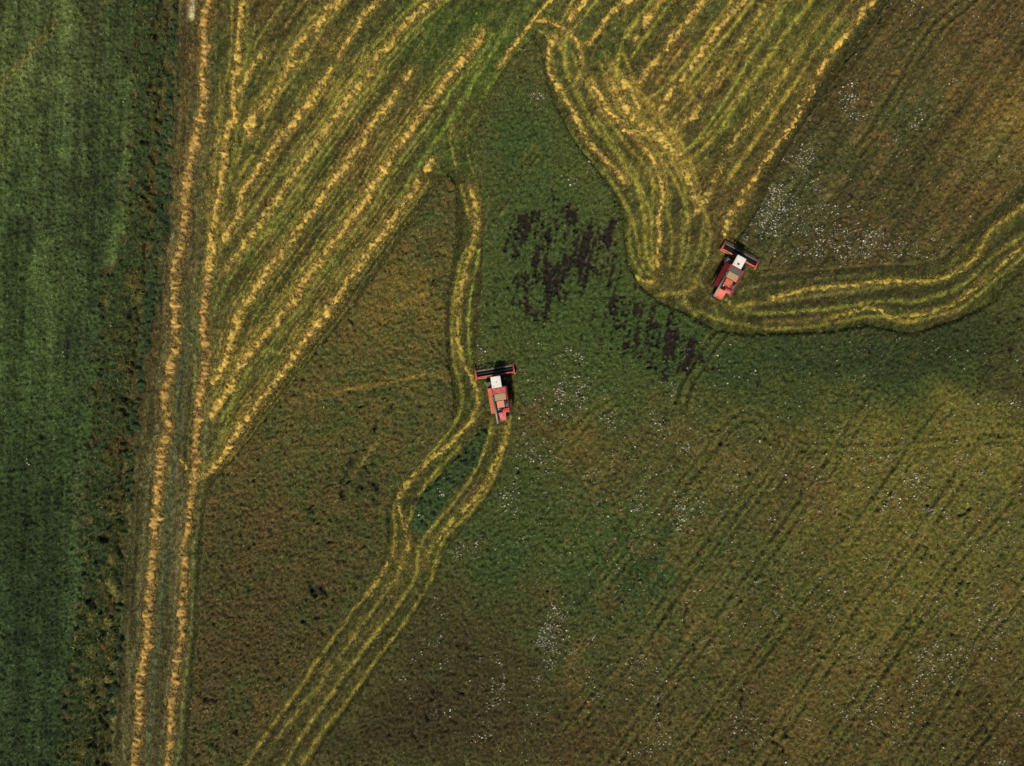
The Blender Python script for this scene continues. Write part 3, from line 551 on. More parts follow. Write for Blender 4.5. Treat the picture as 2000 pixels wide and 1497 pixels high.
def grid_faces(mask):
    """triangles over raster cells whose four corners are all in mask, with the vertices renumbered"""
    cell = mask[:-1, :-1] & mask[1:, :-1] & mask[:-1, 1:] & mask[1:, 1:]
    j, i = np.nonzero(cell); a = j * NX + i
    t = np.concatenate([np.stack([a, a + 1, a + NX + 1], 1), np.stack([a, a + NX + 1, a + NX], 1)])
    used = np.unique(t); lut = np.zeros(NX * NY, np.int64); lut[used] = np.arange(len(used))
    return used, lut[t]

def sample(field, x, y):
    i = np.clip(((x + XM) / RES), 0, NX - 1.001); j = np.clip(((y + YM) / RES), 0, NY - 1.001)
    i0 = i.astype(int); j0 = j.astype(int); fi = i - i0; fj = j - j0
    if field.ndim == 3: fi = fi[:, None]; fj = fj[:, None]
    return (field[j0, i0] * (1 - fi) * (1 - fj) + field[j0, i0 + 1] * fi * (1 - fj) + field[j0 + 1, i0] * (1 - fi) * fj + field[j0 + 1, i0 + 1] * fi * fj)

def hash2(i, j, s):
    h = (i * 374761393 + j * 668265263 + s * 2147483647) & 0xffffffff
    h = ((h ^ (h >> 13)) * 1274126177) & 0xffffffff
    return ((h ^ (h >> 16)) & 0xffff) / 65535.0
def vnoise(x, y, s):
    i = np.floor(x).astype(np.int64); j = np.floor(y).astype(np.int64); fx = x - i; fy = y - j
    fx = fx * fx * (3 - 2 * fx); fy = fy * fy * (3 - 2 * fy)
    return (hash2(i, j, s) * (1 - fx) * (1 - fy) + hash2(i + 1, j, s) * fx * (1 - fy) + hash2(i, j + 1, s) * (1 - fx) * fy + hash2(i + 1, j + 1, s) * fx * fy)

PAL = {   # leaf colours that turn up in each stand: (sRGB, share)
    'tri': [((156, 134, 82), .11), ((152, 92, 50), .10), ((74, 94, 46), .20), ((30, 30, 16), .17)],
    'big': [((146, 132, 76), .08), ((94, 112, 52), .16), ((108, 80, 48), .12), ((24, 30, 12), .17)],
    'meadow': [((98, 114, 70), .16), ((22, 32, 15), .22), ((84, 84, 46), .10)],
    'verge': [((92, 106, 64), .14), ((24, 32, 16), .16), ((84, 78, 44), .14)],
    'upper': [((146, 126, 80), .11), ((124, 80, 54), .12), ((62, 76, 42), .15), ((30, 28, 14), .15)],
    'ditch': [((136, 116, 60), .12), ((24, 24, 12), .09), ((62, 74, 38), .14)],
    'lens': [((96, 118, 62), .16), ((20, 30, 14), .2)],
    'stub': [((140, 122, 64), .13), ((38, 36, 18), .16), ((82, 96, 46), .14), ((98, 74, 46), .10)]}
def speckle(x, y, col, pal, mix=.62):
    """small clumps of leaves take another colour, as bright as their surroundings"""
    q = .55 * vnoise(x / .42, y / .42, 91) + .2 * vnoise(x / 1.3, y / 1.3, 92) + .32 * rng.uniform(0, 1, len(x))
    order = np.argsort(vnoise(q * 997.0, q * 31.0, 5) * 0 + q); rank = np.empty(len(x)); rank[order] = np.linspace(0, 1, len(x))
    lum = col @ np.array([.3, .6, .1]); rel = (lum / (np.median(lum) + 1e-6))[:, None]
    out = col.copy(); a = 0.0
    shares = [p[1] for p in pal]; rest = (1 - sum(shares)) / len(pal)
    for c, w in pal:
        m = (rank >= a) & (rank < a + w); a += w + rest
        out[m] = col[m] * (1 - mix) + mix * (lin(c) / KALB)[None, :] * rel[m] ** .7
    return out
def blades(x, y, z, length, width, lean, ang, col, spread=.32):
    """one triangular leaf per point"""
    n = len(x); dx = np.cos(ang); dy = np.sin(ang)
    L = length; hz = L * np.sin(lean); vz = L * np.cos(lean)
    b = np.stack([x, y, z], 1); side = np.stack([-dy * width / 2, dx * width / 2, np.zeros(n)], 1)
    tip = b + np.stack([dx * hz, dy * hz, vz], 1)
    v = np.stack([b - side, b + side, tip], 1).reshape(-1, 3)
    f = np.exp(rng.normal(-.04, spread, n)); hue = rng.normal(0, .13, n)
    c = col * f[:, None] * np.stack([1 + hue, np.ones(n), 1 - hue], 1)
    c = np.repeat(np.clip(c, .003, .8), 3, axis=0)
    return v, np.arange(3 * n).reshape(-1, 3), c

# ------------------------------------------------------------------ the ground sheet, to the horizon
def build_ground():
    ax = np.concatenate([[-2500, -900, -300, -140], np.arange(-100, 101, 10.0), [140, 300, 900, 2500]])
    gx, gy = np.meshgrid(ax, ax); n = len(ax)
    v = np.stack([gx.ravel(), gy.ravel(), np.full(n * n, -.14)], 1)
    j, i = np.mgrid[0:n - 1, 0:n - 1]; a = (j * n + i).ravel()
    t = np.concatenate([np.stack([a, a + 1, a + n + 1], 1), np.stack([a, a + n + 1, a + n], 1)])
    c = np.tile(lin((66, 68, 38)) / KALB, (n * n, 1))
    o = link_mesh('ground', np_mesh('ground', v, t, c), MAT_STUB)
    tag(o, 'flat farmland soil spreading out beyond the field', 'ground', kind='structure')
build_ground()

def build_stubble():
    used, t = grid_faces(smax < 0.9)
    z = H_st.ravel()[used]
    v = np.stack([X.ravel()[used], Y.ravel()[used], z], 1)
    o = link_mesh('stubble_field', np_mesh('stubble_field', v, t, G.reshape(-1, 3)[used], True), MAT_STUB)
    tag(o, 'olive brown cut stubble field with pale wheel and header lines', 'field', kind='structure')
build_stubble()

# ------------------------------------------------------------------ standing vegetation, one object per stand
NB = 900000
bxs = rng.uniform(-XM, XM, NB); bys = rng.uniform(-YM, YM, NB)
zone_spec = {
    'meadow': ('meadow_grass', 'dense dark green meadow grass filling the left side', 'grass', .42, .10, .8),
    'ditch': ('ditch_grass', 'olive brown rough grass along the ditch between meadow and stubble', 'grass', .60, .09, .75),
    'verge': ('verge_grass', 'narrow band of fresh green grass between ditch and stubble', 'grass', .34, .09, .8),
    'tri': ('standing_crop', 'brown and orange uncut crop in the triangle left of the left harvester', 'crop', .42, .09, .8),
    'upper': ('standing_crop', 'brown uncut crop with white flowers at the upper right', 'crop', .42, .08, .8),
    'big': ('standing_crop', 'large uncut crop, green in the middle and olive brown with tramlines at the lower right', 'crop', .40, .085, .8),
    'lens': ('standing_crop', 'small green uncut island behind the left harvester', 'crop', .36, .09, .8)}
for k, (name, label, cat, bl, bw, lean) in zone_spec.items():
    used, t = grid_faces(S[k] > -.75)
    col = COLS[k]
    v0 = np.stack([X.ravel()[used], Y.ravel()[used], H[k].ravel()[used]], 1); c0 = col.reshape(-1, 3)[used] * .86
    sk = sample(S[k], bxs, bys); sel = sk > rng.uniform(-.35, .15, NB)
    x, y = bxs[sel], bys[sel]
    gap = sample(hole + pits * (k == 'ditch') + 1.2 * tramd * (k in ('big', 'upper')), x, y)
    keep = rng.uniform(0, 1, len(x)) > gap * .62; x, y = x[keep], y[keep]; n = len(x)
    z = sample(H[k], x, y); z = np.maximum(z, 0.0) - .05
    ln = bl * rng.uniform(.5, 1.25, n); le = np.clip(rng.normal(lean, .3, n), .15, 1.4)
    an = rng.uniform(0, 2 * pi, n)
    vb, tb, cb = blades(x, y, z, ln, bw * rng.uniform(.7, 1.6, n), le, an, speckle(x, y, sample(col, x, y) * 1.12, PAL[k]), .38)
    v = np.vstack([v0, vb]); tt = np.vstack([t, tb + len(v0)]); cc = np.vstack([c0, cb])
    o = link_mesh(name, np_mesh(name, v, tt, cc, False), MAT_VEG)
    tag(o, label, cat, kind='stuff')

# short stubble stalks and loose cut straw on the cut ground
def build_stalks():
    sel = sample(smax, bxs, bys) < .15
    x, y = bxs[sel], bys[sel]; n = len(x)
    lm = sample(line_m, x, y); sm = sample(straw_m, x, y); lo = sample(loose * np.clip(fan + upr, 0, 1), x, y)
    lf = sample(left, x, y); col = sample(G, x, y)
    dirn = np.where(rng.uniform(0, 1, n) < lf, R_(88), R_(54)) + rng.normal(0, .18, n) + pi * (rng.uniform(0, 1, n) < .5)
    rnd = rng.uniform(0, 1, n) < .35; dirn = np.where(rnd, rng.uniform(0, 2 * pi, n), dirn)
    is_straw = rng.uniform(0, 1, n) < np.clip(.004 + .16 * lo ** 1.5 + .34 * sm + .30 * sample(mess, x, y) ** 1.5, 0, .7)
    stc = lin((176, 142, 70)) / KALB * .75
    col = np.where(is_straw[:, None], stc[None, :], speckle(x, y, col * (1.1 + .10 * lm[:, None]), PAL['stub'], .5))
    ln = np.where(is_straw, rng.uniform(.2, .55, n), rng.uniform(.25, .75, n)); wd = np.where(is_straw, .06, .07)
    le = np.where(is_straw, rng.uniform(1.25, 1.5, n), np.clip(rng.normal(.95, .3, n), .3, 1.4))
    z = sample(H_st, x, y) - .01 + np.where(is_straw, .03, 0)
    v, t, c = blades(x, y, z, ln, wd, le, dirn, col, .36)
    V, T, Cc = [v], [t], [c]; base = len(v)
    for p, w, lc, st in LN:                       # upright pale stubble left standing along the header edges and wheelings
        if lc[1] < 80 or st < .3: continue
        q = np.stack([wx(p[:, 0]), wy(p[:, 1])], 1); sl = np.concatenate([[0], np.cumsum(np.linalg.norm(np.diff(q, axis=0), axis=1))])
        m = int(sl[-1] * w / PXM * 60 * st)
        if m < 5: continue
        u = rng.uniform(0, sl[-1], m); cx = np.interp(u, sl, q[:, 0]); cy = np.interp(u, sl, q[:, 1])
        d = np.interp(u + .5, sl, q[:, 0]) - np.interp(u - .5, sl, q[:, 0]); e = np.interp(u + .5, sl, q[:, 1]) - np.interp(u - .5, sl, q[:, 1])
        th = np.arctan2(e, d); off = rng.normal(0, w / PXM * .30, m)
        cx = cx - np.sin(th) * off; cy = cy + np.cos(th) * off
        ok = (sample(smax, cx, cy) < .1) & (rng.uniform(0, 1, m) < np.clip(.35 + 1.1 * vnoise(u / .9, u * 0 + w, int(w * 10)), 0, 1)); cx, cy, th = cx[ok], cy[ok], th[ok]; m = len(cx)
        if m < 3: continue
        cc = np.tile(lin(lc) / KALB * np.array([1.02, .98, 1.1]), (m, 1))
        bv, bt, bc = blades(cx, cy, sample(H_st, cx, cy), rng.uniform(.18, .42, m), rng.uniform(.05, .09, m), np.clip(rng.normal(1.05, .25, m), .5, 1.45), th + rng.normal(0, .5, m) + pi * (rng.uniform(0, 1, m) < .5), cc, .34)
        V.append(bv); T.append(bt + base); Cc.append(bc); base += len(bv)
    v, t, c = np.vstack(V), np.vstack(T), np.vstack(Cc)
    o = link_mesh('stubble', np_mesh('stubble', v, t, c), MAT_STUB)
    tag(o, 'short cut stalks and loose straw scattered over the cut field', 'stubble', kind='stuff')
build_stalks()

# ------------------------------------------------------------------ straw windrows, each a thing
def build_windrow(idx, path_px, wpx_, h, solid, tint, label, tick, nz):
    p = np.stack([wx(path_px[:, 0]), wy(path_px[:, 1])], 1)
    seg = np.linalg.norm(np.diff(p, axis=0), axis=1); s = np.concatenate([[0], np.cumsum(seg)]); L = s[-1]
    nu = max(8, int(L / .15)); u = np.linspace(0, L, nu)
    px_ = np.interp(u, s, p[:, 0]); py_ = np.interp(u, s, p[:, 1])
    tx = np.gradient(px_); ty = np.gradient(py_); tl = np.hypot(tx, ty) + 1e-9; tx /= tl; ty /= tl
    nv = 11; v = np.linspace(-1, 1, nv)
    U, V = np.meshgrid(u, v, indexing='ij')
    half = wpx_ / PXM / 2
    wide = half * (.70 + .62 * vnoise(u / 1.1, u * 0, idx * 7 + 1) + .22 * (vnoise(u / 4.5, u * 0, idx * 7 + 2) - .5))
    taper = np.clip(np.minimum(u, L - u) / (half * .9), 0, 1) ** .5
    wide = wide * (.35 + .65 * taper)
    shift = (vnoise(u / 1.6, u * 0, idx * 7 + 3) - .5) * half * .55
    side = (1 + 1.0 * (vnoise(U / .38, V * 0 + np.sign(V) * 3, idx * 7 + 4) - .5))
    off = shift[:, None] + V * wide[:, None] * side
    qx = px_[:, None] - ty[:, None] * off; qy = py_[:, None] + tx[:, None] * off
    clump = .55 * vnoise(qx / .55, qy / .55, idx + 11) + .45 * vnoise(qx / .25, qy / .25, idx + 12)
    ticks = vnoise(U / .42, V * .8, idx + 13)
    lump = np.clip(.5 + 1.45 * ((1 - .6 * tick) * clump + .6 * tick * ticks - .5), 0, 1)
    thr = (1 - solid) * .95
    big_gap = vnoise(U / 2.2, V * .7, idx + 14)
    cover = sstep(thr * .9 - .05, thr * .9 + .20, .6 * lump + .4 * big_gap - .02)
    prof = np.clip(1 - np.abs(V) ** 2.2, 0, 1) * taper[:, None] ** .7
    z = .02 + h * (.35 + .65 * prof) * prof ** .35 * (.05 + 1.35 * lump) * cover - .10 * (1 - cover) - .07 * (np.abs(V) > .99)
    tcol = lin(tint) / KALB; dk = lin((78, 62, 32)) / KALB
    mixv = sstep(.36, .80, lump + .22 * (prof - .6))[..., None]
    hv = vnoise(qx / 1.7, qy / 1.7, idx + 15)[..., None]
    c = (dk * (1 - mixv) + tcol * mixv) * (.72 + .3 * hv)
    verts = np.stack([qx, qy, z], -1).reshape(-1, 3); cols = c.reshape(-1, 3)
    j, i = np.mgrid[0:nu - 1, 0:nv - 1]; a = (j * nv + i).ravel()
    t = np.concatenate([np.stack([a, a + nv, a + nv + 1], 1), np.stack([a, a + nv + 1, a + 1], 1)])
    # loose stalks lying on and beside the row
    ns = int(L * half * 2 * 46)
    ui = rng.integers(0, nu, ns); vi = np.clip(rng.normal(0, .75, ns), -2.2, 2.2)
    o2 = shift[ui] + vi * wide[ui]
    sx = px_[ui] - ty[ui] * o2 + rng.normal(0, .05, ns); sy = py_[ui] + tx[ui] * o2 + rng.normal(0, .05, ns)
    vidx = np.clip(((vi + 1) / 2 * (nv - 1)).round().astype(int), 0, nv - 1)
    sz = np.maximum(np.where(np.abs(vi) < 1, z[ui, vidx], .03), .02) + .015
    cov = np.where(np.abs(vi) < 1, cover[ui, vidx], .5 * solid)
    ok = rng.uniform(0, 1, ns) < .15 + .85 * cov
    sx, sy, sz = sx[ok], sy[ok], sz[ok]; m = len(sx)
    vb, tb, cb = blades(sx, sy, sz, rng.uniform(.2, .55, m), rng.uniform(.03, .06, m), rng.uniform(1.1, 1.5, m), rng.uniform(0, 2 * pi, m), np.tile(tcol * .78, (m, 1)), .45)
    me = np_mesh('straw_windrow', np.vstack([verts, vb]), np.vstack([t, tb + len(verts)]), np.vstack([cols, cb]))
    # origin at the middle of the row
    o = link_mesh('straw_windrow', me, MAT_STRAW)
    tag(o, label, 'windrow', 'straw windrows lying on the stubble')
for i, (pts, w, h, solid, tint, label, tick, ext, nz) in enumerate(W):
    build_windrow(i, paths[i], w, h, solid, tint, label, tick, nz)

# ------------------------------------------------------------------ white flowers in the crop
def build_flowers():
    cl = [(1490,430,30,34,330),(1520,395,26,30,200),(1555,330,36,40,150),(1545,420,60,50,300),(1620,440,60,50,260),(1680,480,60,36,280),(1700,470,20,18,110),(1780,485,50,30,150),(1600,490,70,30,200),(1655,205,16,24,90),(1670,230,16,16,50),
          (1640,215,14,14,30),(1772,20,16,12,28),(1760,40,20,24,30),(1830,105,14,12,8),(1985,45,16,14,26),(1862,165,14,12,18),(1985,170,12,12,16),(1570,300,30,24,70),(1750,275,16,12,26),(1780,245,30,20,24),(1800,230,60,60,30),
          (1110,700,22,30,70),(1130,770,40,36,170),(1100,760,30,30,80),(1190,810,12,10,34),(1188,832,12,10,34),(1282,830,10,16,44),(1320,845,40,14,50),(1328,870,6,8,22),(1344,872,6,8,20),(1290,845,8,8,16),(1460,850,26,20,50),(1305,912,8,9,16),
          (1255,942,6,6,12),(1240,985,18,18,40),(1340,990,26,30,150),(1330,1010,30,24,70),(1415,950,20,24,34),(1390,985,30,20,40),(1010,1055,6,8,10),(1050,1005,10,8,8),(1075,1225,16,46,250),(1095,1215,22,36,130),(1066,1255,14,40,130),(1095,1280,18,24,60),
          (1045,1320,14,14,28),(1150,1245,16,14,30),(1255,1285,8,6,26),(1285,1310,8,10,16),(1225,1300,20,20,30),(1150,1340,10,24,30),(1275,1340,20,20,24),(1285,1420,20,24,50),(1265,1450,40,30,60),(1440,1350,30,14,44),(1430,1410,30,20,40),
          (1480,1420,40,24,50),(1780,940,40,40,120),(1740,990,60,40,130),(1700,890,60,40,100),(1860,885,40,30,60),(1920,875,20,14,24),(1915,930,20,14,20),(1800,980,40,30,50),(1990,790,10,14,18),(1985,775,10,10,14),(1665,1265,12,12,24),(1690,1285,20,20,44),
          (1845,1290,60,60,220),(1800,1290,40,40,90),(1900,1250,40,30,80),(1680,1370,20,20,56),(1710,1360,30,24,50),(1650,1395,12,12,28),(1780,1370,50,40,80),(1940,1190,40,40,100),(1985,1210,30,40,90),(1720,1420,60,40,70),(1590,1420,30,30,44),(1940,1480,40,30,60),
          (865,935+70,8,8,14),(830,1010,10,8,18),(862,968,10,8,20),(990,970,14,24,60),(1000,990,10,14,30),(890,1070,12,20,44),(930,1090,20,30,30),(970,700-6,0,0,0),(940,700,10,16,34),(945,690,14,14,24),(1045,180,14,18,34),(1050,195,24,14,26),
          (1150,335,16,10,20),(1110,355,16,10,14),(850,1180,20,14,20),(860,1270,30,30,60),(800,1330,30,30,40),(960,1360,40,40,60),(970,1300,16,40,60),(980,1345,14,30,60),(850,1385,30,16,40),(940,1440,40,30,50),(1400,740,60,40,30),
          (1200,1100,60,60,60),(1180,950,80,60,150),(1080,860,60,40,120),(1030,900,50,60,130),(1280,770,60,40,60),(1600,1190,120,70,120),(1760,1140,120,80,160),(1600,950,90,60,110),(1880,1020,80,60,90),(1500,1130,100,60,60),(1040,780,24,40,50),
          (360,20,6,30,10),(385,480,3,60,0),(245,200,30,120,14),(120,690,14,14,8),(100,900,60,120,12)]
    xs_, ys_ = [], []
    for cx, cy, rx, ry, n in cl:
        if n == 0: continue
        k = max(2, n // 6)
        sx = rng.normal(cx, rx * .62, k); sy = rng.normal(cy, ry * .62, k)
        pk = rng.integers(0, k, n)
        xs_.append(sx[pk] + rng.normal(0, 4.5, n)); ys_.append(sy[pk] + rng.normal(0, 4.5, n))
    # thin sprinkling over the crops
    n = 16000
    fx_ = rng.uniform(950, 2150, n); fy_ = rng.uniform(660, 1600, n)
    keep = rng.uniform(0, 1, n) < .03 + .55 * np.clip(vnoise(fx_ / 70, fy_ / 70, 3) * vnoise(fx_ / 24, fy_ / 24, 4) * 1.9 - .28, 0, 1)
    xs_.append(fx_[keep]); ys_.append(fy_[keep])
    n = 700
    xs_.append(rng.uniform(1450, 2100, n)); ys_.append(rng.uniform(-40, 540, n))
    x = wx(np.concatenate(xs_)); y = wy(np.concatenate(ys_))
    z = np.full(len(x), -1.0)
    for k in ('big', 'upper', 'lens', 'meadow', 'verge', 'tri'):
        s = sample(S[k], x, y); z = np.where(s > .05, sample(H[k], x, y), z)
    ok = z > .05; x, y, z = x[ok], y[ok], z[ok] + .16; n = len(x)
    r = .035 + .11 * rng.uniform(0, 1, n) ** 2.2; a0 = rng.uniform(0, 2 * pi, n); tilt = rng.normal(0, .25, (n, 2))
    K = 5; ang = a0[:, None] + np.arange(K)[None, :] * 2 * pi / K
    vx = np.cos(ang) * r[:, None]; vy = np.sin(ang) * r[:, None] * rng.uniform(.55, 1, n)[:, None]
    vz = vx * tilt[:, :1] + vy * tilt[:, 1:]
    rim = np.stack([x[:, None] + vx, y[:, None] + vy, z[:, None] + vz], -1)
    cen = np.stack([x, y, z + .03], -1)[:, None, :]
    v = np.concatenate([cen, rim], 1).reshape(-1, 3)
    b = (np.arange(n) * (K + 1))[:, None]; kk = np.arange(K)
    t = np.stack([np.broadcast_to(b, (n, K)), b + 1 + kk, b + 1 + (kk + 1) % K], -1).reshape(-1, 3)
    tone = np.exp(rng.normal(-.58, .42, n))
    warm = rng.uniform(0, 1, n)[:, None]
    c = (np.array([.72, .70, .52]) * (1 - warm) + np.array([.74, .62, .40]) * warm) * tone[:, None]
    o = link_mesh('wild_flowers', np_mesh('wild_flowers', v, t, np.repeat(np.clip(c, 0, .8), K + 1, axis=0)), MAT_FLOWER)
    tag(o, 'small white wild flowers sprinkled in clusters through the standing crop', 'flowers', kind='stuff')
build_flowers()

# ------------------------------------------------------------------ arching grass tussocks in the ditch
def build_tussock(px, py, r, ang, label, k):
    x0, y0 = float(wx(px)), float(wy(py)); n = 90
    a = R_(ang) + rng.normal(0, .75, n); L = r * rng.uniform(.6, 1.15, n); w = rng.uniform(.05, .10, n)
    ox = rng.normal(0, .16, n); oy = rng.normal(0, .16, n)
    fr = [0, .45, 1.0]; zz = [0.05, .75, .55]
    V = []; T = []; Cc = []
    base = np.array([lin((104, 100, 50)), lin((80, 84, 42)), lin((122, 108, 58))]) / KALB
    for i in range(n):
        dx, dy = cos(a[i]), sin(a[i]); b = len(V); c = base[i % 3] * rng.uniform(.7, 1.25)
        for f, z in zip(fr[:2], zz[:2]):
            for s in (-1, 1): V.append((ox[i] + dx * L[i] * f - dy * w[i] * s * .5, oy[i] + dy * L[i] * f + dx * w[i] * s * .5, z)); Cc.append(c)
        V.append((ox[i] + dx * L[i], oy[i] + dy * L[i], zz[2] + rng.normal(0, .06))); Cc.append(c)
        T += [(b, b + 1, b + 3), (b, b + 3, b + 2), (b + 2, b + 3, b + 4)]
    o = link_mesh('grass_tussock', np_mesh('grass_tussock', np.array(V), np.array(T), np.array(Cc)), MAT_VEG)
    o.location = (x0, y0, 0)
    tag(o, label, 'tussock', 'arching grass tussocks in the ditch')
TS = [(274,551,2.4,180,'largest pale arching grass tussock in the ditch, halfway up the strip'),(270,574,1.5,-70,'drooping grass tussock just below the largest pale one in the ditch'),
      (248,712,1.5,200,'grass tussock in the ditch between two black gaps, left of the long windrow'),(212,1148,1.9,60,'upper spray of long grass in the lower ditch, above a row of black gaps'),(222,1160,1.6,20,'spray of long grass leaning right in the lower ditch'),
      (190,1206,1.6,170,'grass tussock leaning left beside the first black gap of the lower ditch'),(206,1215,1.5,-10,'grass tussock leaning right beside the first black gap of the lower ditch'),
      (212,1245,1.5,-30,'drooping reddish green tussock on the right rim of the lower ditch'),(188,1268,1.4,190,'narrow tussock on the left rim of the lower ditch, midway along the gaps'),
      (206,1330,1.4,70,'tussock closing the last big black gap of the lower ditch from above'),(178,1335,2.0,150,'wide arching tussock curling round a round black gap in the lower ditch'),
      (185,1368,1.4,-120,'tussock below the round black gap in the lower ditch'),(172,1470,1.5,160,'lowest grass tussock of the ditch near the bottom edge'),(228,1092,1.3,200,'tussock beside the dark hollow of the lower ditch'),(224,1002,1.3,170,'small tussock above the dark hollow of the lower ditch')]
for k, t in enumerate(TS): build_tussock(*t, k)
# ------------------------------------------------------------------ combine harvesters
import bmesh
from mathutils import Matrix, Vector
M = {
    'red': paint('red_paint', (184, 40, 50), .5, 0, .55, (196, 112, 100), 2.4),
    'red_dust': paint('dusty_red_paint', (190, 72, 74), .65, 0, .95, (206, 142, 124), 2.4),
    'salmon': paint('sun_faded_red_paint', (222, 92, 70), .6, 0, .7, (226, 142, 108), 1.5),
    'orange': paint('faded_sunlit_orange_paint', (204, 100, 72), .6, 0, .7, (212, 150, 116), 2.4),  # also carries the sunlit tone of the first machine's red left flank
    'pink': paint('dusty_pink_paint', (226, 140, 112), .65, 0, .6, (214, 160, 130), 2.0),
    'dark_red': paint('dark_red_paint', (128, 24, 30), .5, 0, .4, (120, 70, 50), 1.6),
    'white': paint('white_roof_paint', (246, 240, 228), .5, 0, .5, (226, 212, 186), 1.4),
    'tan': paint('dusty_tan_sheet', (178, 146, 106), .75, 0, .7, (196, 170, 126), 2.2),
    'grey': paint('grey_sheet', (104, 98, 98), .6, .1, .5, (128, 112, 96), 1.5),
    'steel': paint('galvanised_steel', (150, 140, 122), .5, .3, .5, (140, 118, 88), 1.8),
    'black': paint('black_machinery', (24, 24, 26), .6, .1, .5, (60, 50, 40), 2.5),
    'rubber': paint('tyre_rubber', (28, 27, 27), .9, 0, .7, (84, 68, 50), 2.5),
    'yellow': paint('yellow_guard', (214, 170, 40), .5, 0, .4, (150, 110, 60), 3.0),
    'orange_lamp': paint('amber_lamp', (230, 120, 20), .3, 0, .1),
    'lamp': paint('lamp_glass', (225, 225, 215), .15, 0, .1),
}
def glass_mat():
    m = bpy.data.materials.new('cab_glass'); m.use_nodes = True; b = m.node_tree.nodes['Principled BSDF']
    b.inputs['Base Color'].default_value = (.012, .016, .02, 1); b.inputs['Roughness'].default_value = .08
    b.inputs['Specular IOR Level'].default_value = .6
    return m
M['glass'] = glass_mat()

def bbox(bm, x0, x1, y0, y1, z0, z1, rot=None, at=None):
    r = bmesh.ops.create_cube(bm, size=1.0)
    bmesh.ops.scale(bm, vec=(x1 - x0, y1 - y0, z1 - z0), verts=r['verts'])
    if rot is not None: bmesh.ops.rotate(bm, verts=r['verts'], cent=(0, 0, 0), matrix=rot)
    bmesh.ops.translate(bm, vec=((x0 + x1) / 2, (y0 + y1) / 2, (z0 + z1) / 2), verts=r['verts'])
    return r['verts']
def btube(bm, a, b, r, r2=None, n=12):
    a = Vector(a); b = Vector(b); d = b - a
    m = Matrix.Translation((a + b) / 2) @ d.to_track_quat('Z', 'Y').to_matrix().to_4x4()
    return bmesh.ops.create_cone(bm, cap_ends=True, segments=n, radius1=r, radius2=r if r2 is None else r2, depth=d.length, matrix=m)['verts']
def bprism(bm, prof, x0, x1):
    """profile of (y, z) points extruded from x0 to x1"""
    a = [bm.verts.new((x0, y, z)) for y, z in prof]; b = [bm.verts.new((x1, y, z)) for y, z in prof]; n = len(prof)
    bm.faces.new(a); bm.faces.new(b[::-1])
    for i in range(n): bm.faces.new((a[i], b[i], b[(i + 1) % n], a[(i + 1) % n]))
def bsection(bm, prof, y0, y1):
    """profile of (x, z) points extruded from y0 to y1"""
    a = [bm.verts.new((x, y0, z)) for x, z in prof]; b = [bm.verts.new((x, y1, z)) for x, z in prof]; n = len(prof)
    bm.faces.new(a); bm.faces.new(b[::-1])
    for i in range(n): bm.faces.new((a[i], b[i], b[(i + 1) % n], a[(i + 1) % n]))
def part(name, parent, mat, fn, bevel=0.0, smooth=False):
    bm = bmesh.new(); fn(bm)
    if bevel > 0: bmesh.ops.bevel(bm, geom=bm.edges[:], offset=bevel, segments=2, affect='EDGES', clamp_overlap=True)
    bmesh.ops.recalc_face_normals(bm, faces=bm.faces[:])
    me = bpy.data.meshes.new(name); bm.to_mesh(me); bm.free()
    if smooth:
        for p in me.polygons: p.use_smooth = True
    return link_mesh(name, me, M[mat], parent)

def lathe(bm, prof, cx, cy, cz, n=28):
    """profile (x along axle, radius) turned about the x axis"""
    rings = []
    for i in range(n):
        a = 2 * pi * i / n
        rings.append([bm.verts.new((cx + x, cy + r * cos(a), cz + r * sin(a))) for x, r in prof])
    for i in range(n):
        A, B = rings[i], rings[(i + 1) % n]
        for k in range(len(prof) - 1): bm.faces.new((A[k], A[k + 1], B[k + 1], B[k]))
def wheel(root, name, x, y, r, w, label=None):
    s = 1 if x > 0 else -1
    def tyre(bm):
        lathe(bm, [(-w / 2, r * .60), (-w / 2, r * .86), (-w * .40, r * .95), (0, r * .97), (w * .40, r * .95), (w / 2, r * .86), (w / 2, r * .60)], x, y, r)
        for i in range(20):                                             # chevron lugs
            a = 2 * pi * i / 20; sx = -1 if i % 2 else 1
            q = Matrix.Rotation(a, 3, 'X') @ Matrix.Rotation(sx * .6, 3, 'Z')
            vs = bmesh.ops.create_cube(bm, size=1.0)['verts']
            bmesh.ops.scale(bm, vec=(w * .52, .07, .07), verts=vs)
            bmesh.ops.rotate(bm, verts=vs, cent=(0, 0, 0), matrix=Matrix.Rotation(sx * .6, 3, 'Z'))
            bmesh.ops.translate(bm, vec=(sx * w * .23, 0, r * .975), verts=vs)
            bmesh.ops.rotate(bm, verts=vs, cent=(0, 0, 0), matrix=Matrix.Rotation(a, 3, 'X'))
            bmesh.ops.translate(bm, vec=(x, y, r), verts=vs)
    t = part(name, root, 'rubber', tyre)
    def rim(bm):
        lathe(bm, [(-w * .44, r * .60), (-w * .30, r * .52), (s * w * .10, r * .20), (s * w * .16, .02)], x, y, r, 24)
        lathe(bm, [(w * .44, r * .60), (w * .30, r * .52), (s * w * .10, r * .50)], x, y, r, 24)
    part('rim', t, 'white', rim)
    part('hub', t, 'black', lambda bm: btube(bm, (x + s * w * .1, y, r), (x + s * w * .30, y, r), .14, .10))
    return t

